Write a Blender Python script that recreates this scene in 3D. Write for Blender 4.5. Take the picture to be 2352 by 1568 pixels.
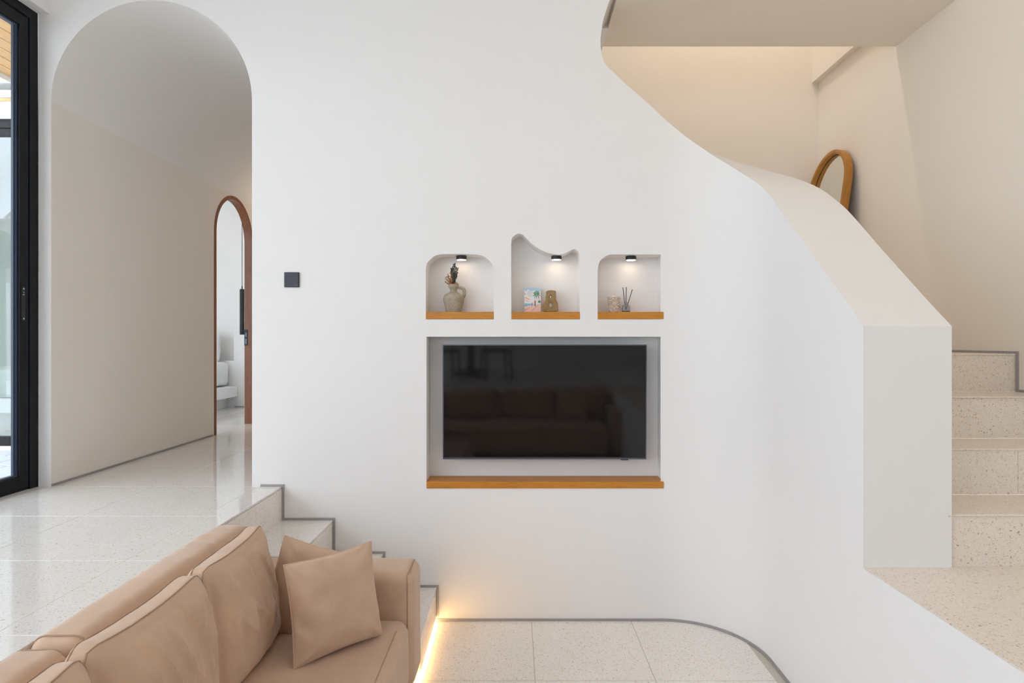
import bpy, bmesh, math, random
from mathutils import Vector, Matrix, noise
from mathutils.geometry import delaunay_2d_cdt

for o in list(bpy.data.objects):
    bpy.data.objects.remove(o)
SC = bpy.context.scene
COL = SC.collection
PI = math.pi
LAMP = 5.0         # watts of the warm ceiling lamps
EYE = 1.646          # camera height above the lower floor
F = 1400.0           # focal length in pixels of the 2352 px wide frame
UP = 0.79            # raised floor / landing height
W = 3.59             # front plane of the television wall

# ------------------------------------------------------------------ camera, world, lights, exposure
cam = bpy.data.cameras.new('camera')
cam.sensor_width = 36.0
cam.lens = F / 2352 * 36.0
cam.shift_x = -8 / 2352
cam.shift_y = -1 / 2352
cam.clip_start = 0.02
camo = bpy.data.objects.new('camera', cam)
COL.objects.link(camo)
camo.location = (0, 0, EYE)
camo.rotation_euler = (PI / 2, 0, 0)
SC.camera = camo

wd = bpy.data.worlds.new('sky')
SC.world = wd
wd.use_nodes = True
bgn = wd.node_tree.nodes['Background']
bgn.inputs['Color'].default_value = (0.79, 0.875, 1.0, 1)
bgn.inputs['Strength'].default_value = 5.0

def portal(name, loc, rot, sx, sy):
    l = bpy.data.lights.new(name, 'AREA')
    l.shape = 'RECTANGLE'
    l.size = sx
    l.size_y = sy
    l.cycles.is_portal = True
    o = bpy.data.objects.new(name, l)
    COL.objects.link(o)
    o.location = loc
    o.rotation_euler = rot
    return o
portal('garden_glazing_portal', (-2.90, -0.45, 2.18), (0, -PI / 2, 0), 2.75, 8.0)
portal('rear_window_portal', (-1.45, -4.45, 2.95), (PI / 2, 0, 0), 2.3, 1.4)

SC.view_settings.view_transform = 'Standard'
SC.view_settings.look = 'None'
SC.view_settings.gamma = 1.0
SC.view_settings.use_curve_mapping = False
SC.view_settings.exposure = -0.14
SC.cycles.max_bounces = 6
SC.cycles.diffuse_bounces = 5
SC.cycles.use_light_tree = False
SC.cycles.adaptive_threshold = 0.08
SC.cycles.glossy_bounces = 4
SC.cycles.transparent_max_bounces = 12
SC.cycles.sample_clamp_indirect = 6.0

# ------------------------------------------------------------------ helpers
def P(x, y, Y):
    """a point at distance Y that the camera sees at pixel x, y"""
    return Vector(((x - 1184) * Y / F, Y, EYE - (y - 783) * Y / F))

def XZ(x, y, Y=W):
    p = P(x, y, Y)
    return (p.x, p.z)

class MB:
    def __init__(s):
        s.v = []
        s.f = []
    def add(s, vs, fs):
        b = len(s.v)
        s.v += [tuple(v) for v in vs]
        s.f += [tuple(i + b for i in f) for f in fs]
        return s
    def quad(s, a, b, c, d):
        return s.add([a, b, c, d], [(0, 1, 2, 3)])
    def box(s, x0, x1, y0, y1, z0, z1):
        return s.add([(x0, y0, z0), (x1, y0, z0), (x1, y1, z0), (x0, y1, z0), (x0, y0, z1), (x1, y0, z1), (x1, y1, z1), (x0, y1, z1)],
                     [(0, 3, 2, 1), (4, 5, 6, 7), (0, 1, 5, 4), (1, 2, 6, 5), (2, 3, 7, 6), (3, 0, 4, 7)])
    def strip(s, A, B, closed=False):
        n = len(A)
        b = len(s.v)
        s.v += [tuple(v) for v in A] + [tuple(v) for v in B]
        for i in range(n if closed else n - 1):
            j = (i + 1) % n
            s.f.append((b + i, b + j, b + n + j, b + n + i))
        return s
    def tube(s, pts, r, n=8, closed=False, caps=True):
        pts = [Vector(p) for p in pts]
        m = len(pts)
        rr = r if isinstance(r, (list, tuple)) else [r] * m
        rings = []
        up = None
        for i, p in enumerate(pts):
            if closed:
                t = pts[(i + 1) % m] - pts[i - 1]
            else:
                t = pts[min(i + 1, m - 1)] - pts[max(i - 1, 0)]
            t.normalize()
            if up is None:
                up = Vector((0, 0, 1)) if abs(t.z) < 0.9 else Vector((0, 1, 0))
            a = t.cross(up)
            if a.length < 1e-6:
                a = t.orthogonal()
            a.normalize()
            up = a.cross(t).normalized()
            rings.append([p + (a * math.cos(2 * PI * k / n) + up * math.sin(2 * PI * k / n)) * rr[i] for k in range(n)])
        b = len(s.v)
        for g in rings:
            s.v += [tuple(q) for q in g]
        for i in range(m if closed else m - 1):
            i2 = (i + 1) % m
            for k in range(n):
                k2 = (k + 1) % n
                s.f.append((b + i * n + k, b + i * n + k2, b + i2 * n + k2, b + i2 * n + k))
        if caps and not closed:
            s.f.append(tuple(b + k for k in range(n))[::-1])
            s.f.append(tuple(b + (m - 1) * n + k for k in range(n)))
        return s
    def lathe(s, prof, n=32, c=(0, 0)):
        b = len(s.v)
        for r, z in prof:
            s.v += [(c[0] + r * math.cos(2 * PI * k / n), c[1] + r * math.sin(2 * PI * k / n), z) for k in range(n)]
        for i in range(len(prof) - 1):
            for k in range(n):
                k2 = (k + 1) % n
                s.f.append((b + i * n + k, b + i * n + k2, b + (i + 1) * n + k2, b + (i + 1) * n + k))
        s.f.append(tuple(b + k for k in range(n))[::-1])
        s.f.append(tuple(b + (len(prof) - 1) * n + k for k in range(n)))
        return s
    def build(s, name, mat, parent=None, smooth=None, bevel=None, weld=True, seg=2, kind=None, recalc=True):
        me = bpy.data.meshes.new(name)
        me.from_pydata(s.v, [], s.f)
        bm = bmesh.new()
        bm.from_mesh(me)
        if weld:
            bmesh.ops.remove_doubles(bm, verts=bm.verts, dist=1e-5)
        if recalc:
            bmesh.ops.recalc_face_normals(bm, faces=bm.faces)
        if bevel:
            es = [e for e in bm.edges if len(e.link_faces) == 2 and e.calc_face_angle(0) > 0.5]
            bmesh.ops.bevel(bm, geom=es, offset=bevel, segments=seg, profile=0.5, affect='EDGES', clamp_overlap=True)
        bm.to_mesh(me)
        bm.free()
        return link(name, me, mat, parent, smooth, kind)

def link(name, me, mat, parent=None, smooth=None, kind=None):
    if mat is not None:
        me.materials.clear()
        me.materials.append(mat)
    if smooth:
        for p in me.polygons:
            p.use_smooth = True
        me.set_sharp_from_angle(angle=math.radians(smooth))
    o = bpy.data.objects.new(name, me)
    COL.objects.link(o)
    if parent:
        o.parent = parent
    if kind:
        o['kind'] = kind
    return o

def tag(o, label, cat=None, group=None, kind=None):
    o['label'] = label
    if cat:
        o['category'] = cat
    if group:
        o['group'] = group
    if kind:
        o['kind'] = kind
    return o

def empty(name, loc=(0, 0, 0), rot=(0, 0, 0)):
    o = bpy.data.objects.new(name, None)
    o.empty_display_size = 0.1
    COL.objects.link(o)
    o.location = loc
    o.rotation_euler = rot
    return o

def thing(name, label, cat, loc=(0, 0, 0), rot=(0, 0, 0), group=None, kind=None):
    return tag(empty(name, loc, rot), label, cat, group, kind)

def inst(src, name, parent, loc, rot=(0, 0, 0), scale=None):
    o = src.copy()
    o.name = name
    COL.objects.link(o)
    o.parent = parent
    o.location = loc
    o.rotation_euler = rot
    if scale:
        o.scale = scale
    return o

def pip(p, poly):
    x, y = p
    c = False
    n = len(poly)
    for i in range(n):
        x1, y1 = poly[i]
        x2, y2 = poly[i - 1]
        if (y1 > y) != (y2 > y) and x < (x2 - x1) * (y - y1) / (y2 - y1) + x1:
            c = not c
    return c

def fill(outer, holes):
    vs = []
    es = []
    for loop in [outer] + holes:
        b = len(vs)
        n = len(loop)
        vs += [Vector(p) for p in loop]
        es += [(b + i, b + (i + 1) % n) for i in range(n)]
    v, _, fs, *_r = delaunay_2d_cdt(vs, es, [], 0, 1e-6)
    keep = []
    for f in fs:
        c = (sum(v[i].x for i in f) / len(f), sum(v[i].y for i in f) / len(f))
        if pip(c, outer) and not any(pip(c, h) for h in holes):
            keep.append(tuple(f))
    return [(p.x, p.y) for p in v], keep

def catmull(pts, n=6, closed=False):
    out = []
    m = len(pts)
    P_ = [Vector(p) for p in pts]
    for i in range(m if closed else m - 1):
        p0 = P_[i - 1] if (i > 0 or closed) else P_[0]
        p1 = P_[i]
        p2 = P_[(i + 1) % m]
        p3 = P_[(i + 2) % m] if (closed or i + 2 < m) else P_[-1]
        for k in range(n):
            t = k / n
            out.append(0.5 * ((2 * p1) + (p2 - p0) * t + (2 * p0 - 5 * p1 + 4 * p2 - p3) * t * t + (3 * p1 - p0 - 3 * p2 + p3) * t ** 3))
    if not closed:
        out.append(P_[-1])
    return out

# ------------------------------------------------------------------ materials
MATS = {}
class N:
    """small node-graph writer"""
    def __init__(s, name):
        s.m = bpy.data.materials.new(name)
        s.m.use_nodes = True
        s.t = s.m.node_tree
        s.b = s.t.nodes['Principled BSDF']
        s.out = s.t.nodes['Material Output']
        MATS[name] = s.m
    def n(s, typ, **kw):
        nd = s.t.nodes.new(typ)
        for k, v in kw.items():
            if k.startswith('i_'):
                key = k[2:].replace('_', ' ')
                nd.inputs[key].default_value = v
            else:
                setattr(nd, k, v)
        return nd
    def l(s, a, b):
        s.t.links.new(a, b)
    def set(s, **kw):
        for k, v in kw.items():
            key = k.replace('_', ' ')
            if key in s.b.inputs:
                s.b.inputs[key].default_value = v
        return s
    def pos(s, scale=(1, 1, 1), obj=False):
        if obj:
            src = s.n('ShaderNodeTexCoord').outputs['Object']
        else:
            src = s.n('ShaderNodeNewGeometry').outputs['Position']
        mp = s.n('ShaderNodeMapping')
        mp.inputs['Scale'].default_value = scale
        s.l(src, mp.inputs['Vector'])
        return mp.outputs['Vector']
    def noise(s, vec, scale, detail=3, rough=0.5):
        nd = s.n('ShaderNodeTexNoise')
        nd.inputs['Scale'].default_value = scale
        nd.inputs['Detail'].default_value = detail
        nd.inputs['Roughness'].default_value = rough
        s.l(vec, nd.inputs['Vector'])
        return nd.outputs['Fac']
    def ramp(s, fac, stops, interp='LINEAR'):
        r = s.n('ShaderNodeValToRGB')
        r.color_ramp.interpolation = interp
        els = r.color_ramp.elements
        while len(els) < len(stops):
            els.new(0.5)
        for e, (p, c) in zip(els, stops):
            e.position = p
            e.color = c if len(c) == 4 else (*c, 1)
        s.l(fac, r.inputs['Fac'])
        return r.outputs['Color']
    def mix(s, fac, a, b, mode='MIX'):
        m = s.n('ShaderNodeMix', data_type='RGBA', blend_type=mode)
        for sock, v in ((m.inputs['Factor'], fac), (m.inputs['A'], a), (m.inputs['B'], b)):
            pass
        ins = [i for i in m.inputs if i.enabled]
        for sock, v in zip(ins, (fac, a, b)):
            if hasattr(v, 'is_linked') or hasattr(v, 'links'):
                s.l(v, sock)
            elif isinstance(v, (int, float)):
                sock.default_value = v
            else:
                sock.default_value = (*v, 1) if len(v) == 3 else v
        return [o for o in m.outputs if o.enabled][0]
    def bump(s, h, strength, dist=0.01):
        b = s.n('ShaderNodeBump')
        b.inputs['Strength'].default_value = strength
        b.inputs['Distance'].default_value = dist
        s.l(h, b.inputs['Height'])
        s.l(b.outputs['Normal'], s.b.inputs['Normal'])

def simple(name, col, rough=0.6, metal=0.0, **kw):
    g = N(name)
    g.set(Base_Color=(*col, 1), Roughness=rough, Metallic=metal)
    for k, v in kw.items():
        key = k.replace('_', ' ')
        g.b.inputs[key].default_value = v
    return g.m

def plaster(name, col, var=0.03):
    g = N(name)
    g.set(Base_Color=(*col, 1), Roughness=0.85)
    g.b.inputs['Specular IOR Level'].default_value = 0.25
    return g.m
plaster('plaster', (0.868, 0.85, 0.832))
plaster('plaster_cream', (0.855, 0.785, 0.695))
plaster('plaster_hall', (0.865, 0.815, 0.755))
plaster('plaster_white', (0.86, 0.855, 0.845))

def terrazzo(name, base, rough, chips=1.0):
    g = N(name)
    v = g.pos()
    cloud = g.ramp(g.noise(v, 2.2, 4), [(0.3, tuple(x * 0.95 for x in base)), (0.7, base)])
    col = cloud
    for sc, thr, colr in ((74.0, 0.25 * chips, ((0.20, 0.13, 0.08), (0.58, 0.34, 0.18), (0.70, 0.42, 0.25), (0.66, 0.54, 0.42))),
                          (135.0, 0.32 * chips, ((0.45, 0.28, 0.17), (0.64, 0.42, 0.27), (0.70, 0.52, 0.38), (0.90, 0.86, 0.80))),
                          (230.0, 0.36 * chips, ((0.20, 0.16, 0.13), (0.52, 0.42, 0.33), (0.64, 0.50, 0.38), (0.88, 0.84, 0.78)))):
        dv = g.n('ShaderNodeMixRGB')
        dv.blend_type = 'ADD'
        dv.inputs[0].default_value = 0.012
        nz = g.n('ShaderNodeTexNoise')
        nz.inputs['Scale'].default_value = sc * 0.9
        g.l(v, nz.inputs['Vector'])
        g.l(v, dv.inputs[1])
        g.l(nz.outputs['Color'], dv.inputs[2])
        vo = g.n('ShaderNodeTexVoronoi')
        vo.inputs['Scale'].default_value = sc
        g.l(dv.outputs[0], vo.inputs['Vector'])
        sep = g.n('ShaderNodeSeparateColor')
        g.l(vo.outputs['Color'], sep.inputs['Color'])
        # chip size varies cell by cell, most cells carry none
        sz = g.n('ShaderNodeMapRange')
        sz.inputs['From Min'].default_value = 0.30
        sz.inputs['From Max'].default_value = 1.0
        sz.inputs['To Min'].default_value = 0.0
        sz.inputs['To Max'].default_value = thr * 1.3
        g.l(sep.outputs[0], sz.inputs['Value'])
        lt = g.n('ShaderNodeMath', operation='LESS_THAN')
        g.l(vo.outputs['Distance'], lt.inputs[0])
        g.l(sz.outputs[0], lt.inputs[1])
        cc = g.ramp(sep.outputs[1], [(0.0, colr[0]), (0.12, colr[1]), (0.45, colr[2]), (0.7, colr[3])], 'CONSTANT')
        fm = g.n('ShaderNodeMath', operation='MULTIPLY')
        g.l(lt.outputs[0], fm.inputs[0])
        fm.inputs[1].default_value = 0.55
        col = g.mix(fm.outputs[0], col, cc)
    g.l(col, g.b.inputs['Base Color'])
    g.set(Roughness=rough)
    return g.m
terrazzo('terrazzo', (0.85, 0.82, 0.785), 0.07)
terrazzo('terrazzo_stair', (0.87, 0.785, 0.69), 0.28, 1.15)
terrazzo('terrazzo_matt', (0.93, 0.87, 0.81), 0.30, 1.1)
simple('grout', (0.62, 0.56, 0.48), 0.8)
simple('grout_light', (0.86, 0.84, 0.80), 0.7)

def wood(name, a, b, rough=0.45, axis='X', scale=1.0):
    g = N(name)
    st = {'X': (1.2, 14, 14), 'Y': (14, 1.2, 14), 'Z': (14, 14, 1.2)}[axis]
    v = g.pos(tuple(x * scale for x in st), obj=True)
    n1 = g.noise(v, 2.0, 6, 0.6)
    c1 = g.ramp(n1, [(0.25, a), (0.75, b)])
    n2 = g.noise(v, 9.0, 3, 0.7)
    dk = g.ramp(n2, [(0.30, (0.55, 0.5, 0.45)), (0.50, (1, 1, 1))])
    g.l(g.mix(0.6, c1, dk, 'MULTIPLY'), g.b.inputs['Base Color'])
    g.set(Roughness=rough)
    g.bump(n2, 0.08, 0.003)
    return g.m
wood('teak', (0.50, 0.185, 0.016), (0.62, 0.26, 0.026), 0.45, 'X')
wood('teak_mirror', (0.36, 0.145, 0.022), (0.50, 0.22, 0.035), 0.45, 'Z')
wood('merbau', (0.20, 0.062, 0.022), (0.32, 0.11, 0.04), 0.4, 'Z')
wood('eave_wood', (0.72, 0.40, 0.16), (0.85, 0.52, 0.24), 0.5, 'Y')
wood('dark_wood', (0.05, 0.028, 0.016), (0.09, 0.05, 0.028), 0.5, 'X')

def fabric(name, col):
    g = N(name)
    v = g.pos(obj=True)
    a = tuple(x * 0.92 for x in col)
    b = tuple(min(1, x * 1.07) for x in col)
    c = g.ramp(g.noise(v, 5.0, 5, 0.65), [(0.3, a), (0.7, b)])
    fine = g.noise(v, 420.0, 2, 0.6)
    c2 = g.mix(0.25, c, g.ramp(fine, [(0.3, (0.75, 0.75, 0.75)), (0.7, (1, 1, 1))]), 'MULTIPLY')
    g.l(c2, g.b.inputs['Base Color'])
    g.set(Roughness=0.85)
    g.b.inputs['Specular IOR Level'].default_value = 0.2
    g.b.inputs['Sheen Weight'].default_value = 0.35
    g.b.inputs['Sheen Roughness'].default_value = 0.4
    g.bump(fine, 0.12, 0.002)
    return g.m
fabric('suede', (0.64, 0.445, 0.315))
fabric('linen_white', (0.86, 0.86, 0.86))
simple('seam', (0.44, 0.295, 0.20), 0.9)
simple('black_metal', (0.009, 0.010, 0.013), 0.45, 0.0, Specular_IOR_Level=0.22)
simple('black_sky_tint', (0.055, 0.075, 0.12), 0.3)  # black beads and track, with the blue sky reflection put into the base colour
simple('black_matt', (0.018, 0.017, 0.018), 0.5)
simple('steel_trim', (0.36, 0.345, 0.345), 0.45, 0.15)
simple('tv_black', (0.016, 0.016, 0.02), 0.35)
simple('tv_screen', (0.006, 0.006, 0.0065), 0.055)
MATS['tv_screen'].node_tree.nodes['Principled BSDF'].inputs['IOR'].default_value = 1.5
simple('tv_silver', (0.14, 0.14, 0.19), 0.3, 0.6)
simple('anthracite', (0.045, 0.045, 0.062), 0.5)
simple('chrome', (0.85, 0.85, 0.86), 0.12, 1.0)
simple('mirror_glass', (0.86, 0.88, 0.84), 0.02, 1.0)
simple('green_dot', (0.02, 0.35, 0.22), 0.4)
simple('leaf_dark', (0.028, 0.042, 0.03), 0.6)
simple('leaf_brown', (0.35, 0.13, 0.03), 0.7)
simple('leaf_pink', (0.55, 0.30, 0.20), 0.7)
simple('banana_leaf', (0.10, 0.22, 0.07), 0.5)
simple('stone_grey', (0.55, 0.56, 0.55), 0.8)
simple('paver', (0.62, 0.65, 0.70), 0.55)
simple('garden_soil', (0.30, 0.30, 0.26), 0.9)
simple('straw', (0.46, 0.41, 0.34), 0.9)
simple('reed_black', (0.012, 0.010, 0.012), 0.5)
simple('shell', (0.80, 0.74, 0.68), 0.35)
simple('shell_brown', (0.50, 0.34, 0.22), 0.5)
simple('candle_wax', (0.85, 0.74, 0.62), 0.5)
simple('paper', (0.86, 0.87, 0.88), 0.6)
for nm, c in (('ink_sky', (0.45, 0.66, 0.82)), ('ink_peach', (0.90, 0.50, 0.30)), ('ink_sea', (0.30, 0.55, 0.66)), ('ink_sand', (0.88, 0.62, 0.50)),
              ('ink_green', (0.13, 0.30, 0.16)), ('ink_red', (0.72, 0.16, 0.10)), ('ink_navy', (0.12, 0.16, 0.30)), ('ink_pink', (0.78, 0.40, 0.44)), ('ink_grey', (0.30, 0.30, 0.33))):
    simple(nm, c, 0.7)

def clay(name, a, b, dark, rough=0.85):
    g = N(name)
    v = g.pos(obj=True)
    c = g.ramp(g.noise(v, 22.0, 6, 0.7), [(0.3, a), (0.7, b)])
    sp = g.ramp(g.noise(v, 210.0, 4, 0.75), [(0.36, dark), (0.52, (1, 1, 1))])
    g.l(g.mix(0.8, c, sp, 'MULTIPLY'), g.b.inputs['Base Color'])
    g.set(Roughness=rough)
    g.bump(g.noise(v, 90.0, 5, 0.7), 0.5, 0.004)
    return g.m
clay('jug_clay', (0.36, 0.30, 0.22), (0.50, 0.43, 0.33), (0.45, 0.42, 0.38))
clay('vase_clay', (0.30, 0.19, 0.08), (0.44, 0.30, 0.14), (0.36, 0.30, 0.22))

def emit(name, col, strength):
    g = N(name)
    g.set(Base_Color=(*col, 1))
    g.b.inputs['Emission Color'].default_value = (*col, 1)
    g.b.inputs['Emission Strength'].default_value = strength
    return g.m
emit('lamp_warm', (1.0, 0.80, 0.58), 9.0)
emit('led_warm', (1.0, 0.62, 0.22), 26.0)

def pane(name, refl, tint=(1, 1, 1), rough=0.0):
    g = N(name)
    tr = g.n('ShaderNodeBsdfTransparent')
    tr.inputs['Color'].default_value = (*tint, 1)
    gl = g.n('ShaderNodeBsdfGlossy')
    gl.inputs['Roughness'].default_value = rough
    lw = g.n('ShaderNodeLayerWeight')
    lw.inputs['Blend'].default_value = 0.5
    pw_ = g.n('ShaderNodeMath', operation='POWER')
    g.l(lw.outputs['Facing'], pw_.inputs[0])
    pw_.inputs[1].default_value = 4.0
    fr = g.n('ShaderNodeMapRange')
    fr.inputs['To Min'].default_value = refl
    fr.inputs['To Max'].default_value = 0.9
    g.l(pw_.outputs[0], fr.inputs['Value'])
    mx = g.n('ShaderNodeMixShader')
    g.l(fr.outputs[0], mx.inputs[0])
    g.l(tr.outputs[0], mx.inputs[1])
    g.l(gl.outputs[0], mx.inputs[2])
    g.l(mx.outputs[0], g.out.inputs['Surface'])
    return g.m
pane('glass_clear', 0.03, (0.97, 0.985, 0.98))
pane('glass_facade', 0.10, (0.90, 0.93, 0.93))
g = N('glass_bottle')
g.set(Base_Color=(0.93, 0.93, 0.94, 1), Roughness=0.12, IOR=1.15)
g.b.inputs['Transmission Weight'].default_value = 0.9
M = MATS

# ------------------------------------------------------------------ tiles
def tile_field(parent, xs, ys, ztop, gap=0.004, th=0.012, mat='terrazzo', skip=None):
    cache = {}
    for i in range(len(xs) - 1):
        for j in range(len(ys) - 1):
            x0, x1, y0, y1 = xs[i], xs[i + 1], ys[j], ys[j + 1]
            cx, cy = (x0 + x1) / 2, (y0 + y1) / 2
            if skip and skip(cx, cy):
                continue
            key = (round(x1 - x0, 3), round(y1 - y0, 3))
            if key not in cache:
                hx, hy = (x1 - x0 - gap) / 2, (y1 - y0 - gap) / 2
                o = MB().box(-hx, hx, -hy, hy, -th, 0).build('tile', M[mat], parent, bevel=0.0012, seg=1)
                cache[key] = o
                o.location = (cx, cy, ztop)
            else:
                inst(cache[key], 'tile', parent, (cx, cy, ztop))

T = 0.605
XJ = [-2.735, -2.125, -1.52]
YJ = [3.588 - T * k for k in range(13, -1, -1)]
X1 = -1.374            # edge of the raised floor
XW = 1.315             # face of the wall under the landing
YR = -1.25             # edge of the raised floor behind the camera

# lower floor
floor = MB().box(X1 - 0.02, 1.8, -1.5, W + 0.2, -0.2, -0.0015).build('floor', M['grout'])
tag(floor, 'polished cream terrazzo tile floor of the sunken lounge', 'floor', kind='structure')
tx = [-1.66 + 0.585 * k for k in range(6)]
ty = [2.958 + 0.632] + [2.958 - 0.585 * k for k in range(8)]
tile_field(floor, tx, sorted(ty), 0.0, mat='terrazzo_matt')

# raised floor with the hall and the bedroom behind the arch
fu = MB()
fu.box(-2.87, X1 - 0.012, -4.5, W + 0.34, 0.3, UP - 0.0012)
fu.box(-2.87, -1.5, W + 0.30, 8.1, 0.3, UP - 0.0012)
fu.box(-7.2, -2.8, 4.9, 8.1, 0.3, UP - 0.0012)
fu.box(X1 - 0.05, 2.6, -4.5, YR, 0.3, UP - 0.0012)
floor_u = fu.build('floor_upper', M['grout_light'], weld=False)
tag(floor_u, 'raised polished terrazzo floor running from the glass door into the hall', 'floor', kind='structure')
tile_field(floor_u, XJ + [X1], YJ, UP, gap=0.003)
tile_field(floor_u, [-2.87, -2.735], YJ, UP, gap=0.003)
tile_field(floor_u, XJ + [-1.5], [3.588 + T * k for k in range(8)], UP, gap=0.003)
tile_field(floor_u, [-2.735 - T * k for k in range(5, -1, -1)], [4.96 + T * k for k in range(6)], UP, gap=0.003)
tile_field(floor_u, [X1 + 0.672 * k for k in range(5)], [YR - T * k for k in range(5, -1, -1)], UP, gap=0.003)
# visible edge slabs of the raised floor
es = MB().box(X1 - 0.012, X1, -1.3, W - 0.001, 0.0, UP - 0.013).build('riser', M['terrazzo_matt'], floor_u)
es2 = MB().box(X1, XW, YR - 0.001, YR + 0.011, 0.0, UP - 0.013).build('riser', M['terrazzo_matt'], floor_u)

# steps beside the sofa
NOSE = [-1.374, -1.074, -0.779, -0.464]
RI = UP / 4
SY0 = 2.985
steps = thing('terrazzo_steps', 'low terrazzo steps between the sofa arm and the white television wall', 'steps', kind='structure')
for k in range(3):
    x0, x1 = NOSE[k], NOSE[k + 1]
    z = UP - RI * (k + 1)
    MB().box(x0 - 0.002, x1, SY0, W - 0.001, z - 0.018, z).build('tread', M['terrazzo'], steps, bevel=0.002, seg=1)
    zb = z - RI + (0.022 if k == 2 else 0.0)
    MB().box(x1 - 0.022, x1 - 0.002, SY0, W - 0.001, zb, z - 0.018).build('riser', M['terrazzo_matt'], steps)
for k in range(3):
    MB().box(NOSE[k] + 0.001, NOSE[k + 1] - 0.024, SY0, SY0 + 0.02, 0.0, UP - RI * (k + 1) - 0.0185).build('side_panel', M['terrazzo_matt'], steps)
led = MB().box(NOSE[3] - 0.016, NOSE[3] - 0.004, 2.90, W - 0.02, 0.001, 0.018).build('led_strip', M['led_warm'])
tag(led, 'glowing warm light strip under the lowest step on the floor', 'light')

# ------------------------------------------------------------------ television wall with niches, arch and curved parapet
CX, CY, RO, RN = 0.855, 3.13, 0.46, 0.795
TH = RN - RO
flat = [(1500, 248), (1472, 223), (1436.5, 192), (1411, 168), (1393, 150.5), (1385.5, 138), (1381.7, 122), (1379.6, 107), (1379.4, 89), (1381.7, 69), (1385.5, 46), (1392.5, 23), (1401, 0)]
YP = 2.305
po = []
pi_ = []
# height of the parapet top along the plan curve: metres along the straight (negative) or degrees round the bend
pr_out = [(-0.825, 1.704), (-0.706, 1.804), (-0.543, 1.936), (-0.357, 2.088), (-0.217, 2.202), (-0.097, 2.300), (-0.041, 2.349), (8.74, 2.437), (14.5, 2.476), (20.9, 2.513), (29.7, 2.565), (40.3, 2.632), (52.7, 2.708), (62.9, 2.780), (69.2, 2.822), (78.5, 2.890), (90, 2.975)]
pr_in = [(-0.825, 1.702), (-0.724, 1.781), (-0.572, 1.905), (-0.347, 2.090), (-0.30, 2.131), (-0.167, 2.243), (-0.076, 2.316), (2.4, 2.388), (8.65, 2.449), (15.0, 2.503), (20.96, 2.548), (28.7, 2.601), (35, 2.642), (42.5, 2.693), (50, 2.743), (57.4, 2.797), (64.2, 2.848), (78.5, 2.915), (90, 2.985)]
def arcpos(q, r):
    return q if q < 0 else math.radians(q) * r
def prof_at(tab, q, r):
    xs = [arcpos(a_, r) for a_, z_ in tab]
    zs = [z_ for a_, z_ in tab]
    x = arcpos(q, r)
    acc = wsum = 0.0
    for k_ in range(-6, 7):            # smoothed reading of the measured heights
        xx = min(max(x + k_ * 0.012, xs[0] - 0.001), xs[-1] + 0.001)
        i = 0
        while i < len(xs) - 2 and xs[i + 1] < xx:
            i += 1
        z = zs[i] + (zs[i + 1] - zs[i]) * (xx - xs[i]) / (xs[i + 1] - xs[i])
        w_ = math.exp(-(k_ / 3.0) ** 2)
        # mirror the window at the ends so that the end heights stay put
        acc += z * w_
        wsum += w_
    z0 = acc / wsum
    if x < xs[0] + 0.08 or x > xs[-1] - 0.03:
        i = 0
        while i < len(xs) - 2 and xs[i + 1] < x:
            i += 1
        z0 = zs[i] + (zs[i + 1] - zs[i]) * (x - xs[i]) / (xs[i + 1] - xs[i])
    return z0
qs = [-0.825 + 0.825 * i / 36 for i in range(36)] + [90.0 * i / 48 for i in range(49)]
for q in qs:
    if q < 0:
        po.append(Vector((XW, CY + q, prof_at(pr_out, q, RO))))
        pi_.append(Vector((CX + RN, CY + q, prof_at(pr_in, q, RN))))
    else:
        a = math.radians(q)
        po.append(Vector((CX + RO * math.cos(a), CY + RO * math.sin(a), prof_at(pr_out, q, RO))))
        pi_.append(Vector((CX + RN * math.cos(a), CY + RN * math.sin(a), prof_at(pr_in, q, RN))))
n_arc = len(po)
fsm = catmull([(CX, 2.975, 0)] + [(*XZ(x, y), 0) for x, y in flat] + [(0.60, 3.70, 0)], 5)[1:]
for q in fsm:
    po.append(Vector((q.x, W, q.y)))
    pi_.append(Vector((q.x, W + TH, q.y + 0.005)))

wf = MB()
CEIL = 4.30
outer = [(-2.81, UP - 0.05), (-2.735, UP - 0.05)]
AC, AR, AZ = -2.1435, 0.5915, 3.061
outer += [(AC + AR * math.cos(PI - t * PI / 40), AZ + AR * math.sin(PI - t * PI / 40)) for t in range(41)]
outer += [(-1.552, UP - 0.05), (-1.552, -0.02), (CX, -0.02)]
edge = [(p.x, p.z) for p in po[n_arc - 1:]]
outer += edge + [(2.6, 3.70), (2.6, CEIL), (-2.81, CEIL)]
n1 = [(978, 733), (978, 619), (980, 606), (984, 600), (994, 590.6), (1002.5, 585.9), (1015.5, 583.6), (1046, 583), (1078.5, 583.4), (1100, 585.2), (1113, 589.5), (1124, 598), (1130.5, 607), (1133, 615.5), (1134, 630), (1134, 733)]
n2 = [(1174.5, 733), (1174, 559), (1175.4, 548), (1179.6, 542.3), (1188, 537), (1193.7, 536.2), (1200.7, 538.7), (1209, 546.7), (1219, 557), (1230, 566), (1244, 574.6), (1258, 580), (1272, 583.4), (1286, 584), (1297.5, 581.4), (1307, 576.2), (1315.8, 572.3), (1321.4, 572.3), (1327, 576), (1330, 582), (1331, 592), (1332, 733)]
n3 = [(1372.6, 733), (1372.6, 620), (1374, 611), (1377.6, 601), (1384, 593), (1393.4, 587), (1402, 584.4), (1412, 584), (1523, 584), (1524.5, 733)]
ntv = [(979.5, 1121), (979.5, 773), (1524.5, 773), (1524.5, 1121)]
def smooth_mid(pts):
    q = [(*XZ(x, y), 0) for x, y in pts]
    return [(p.x, p.y) for p in ([Vector(q[0])] + catmull(q[1:-1], 3) + [Vector(q[-1])])]
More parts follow.
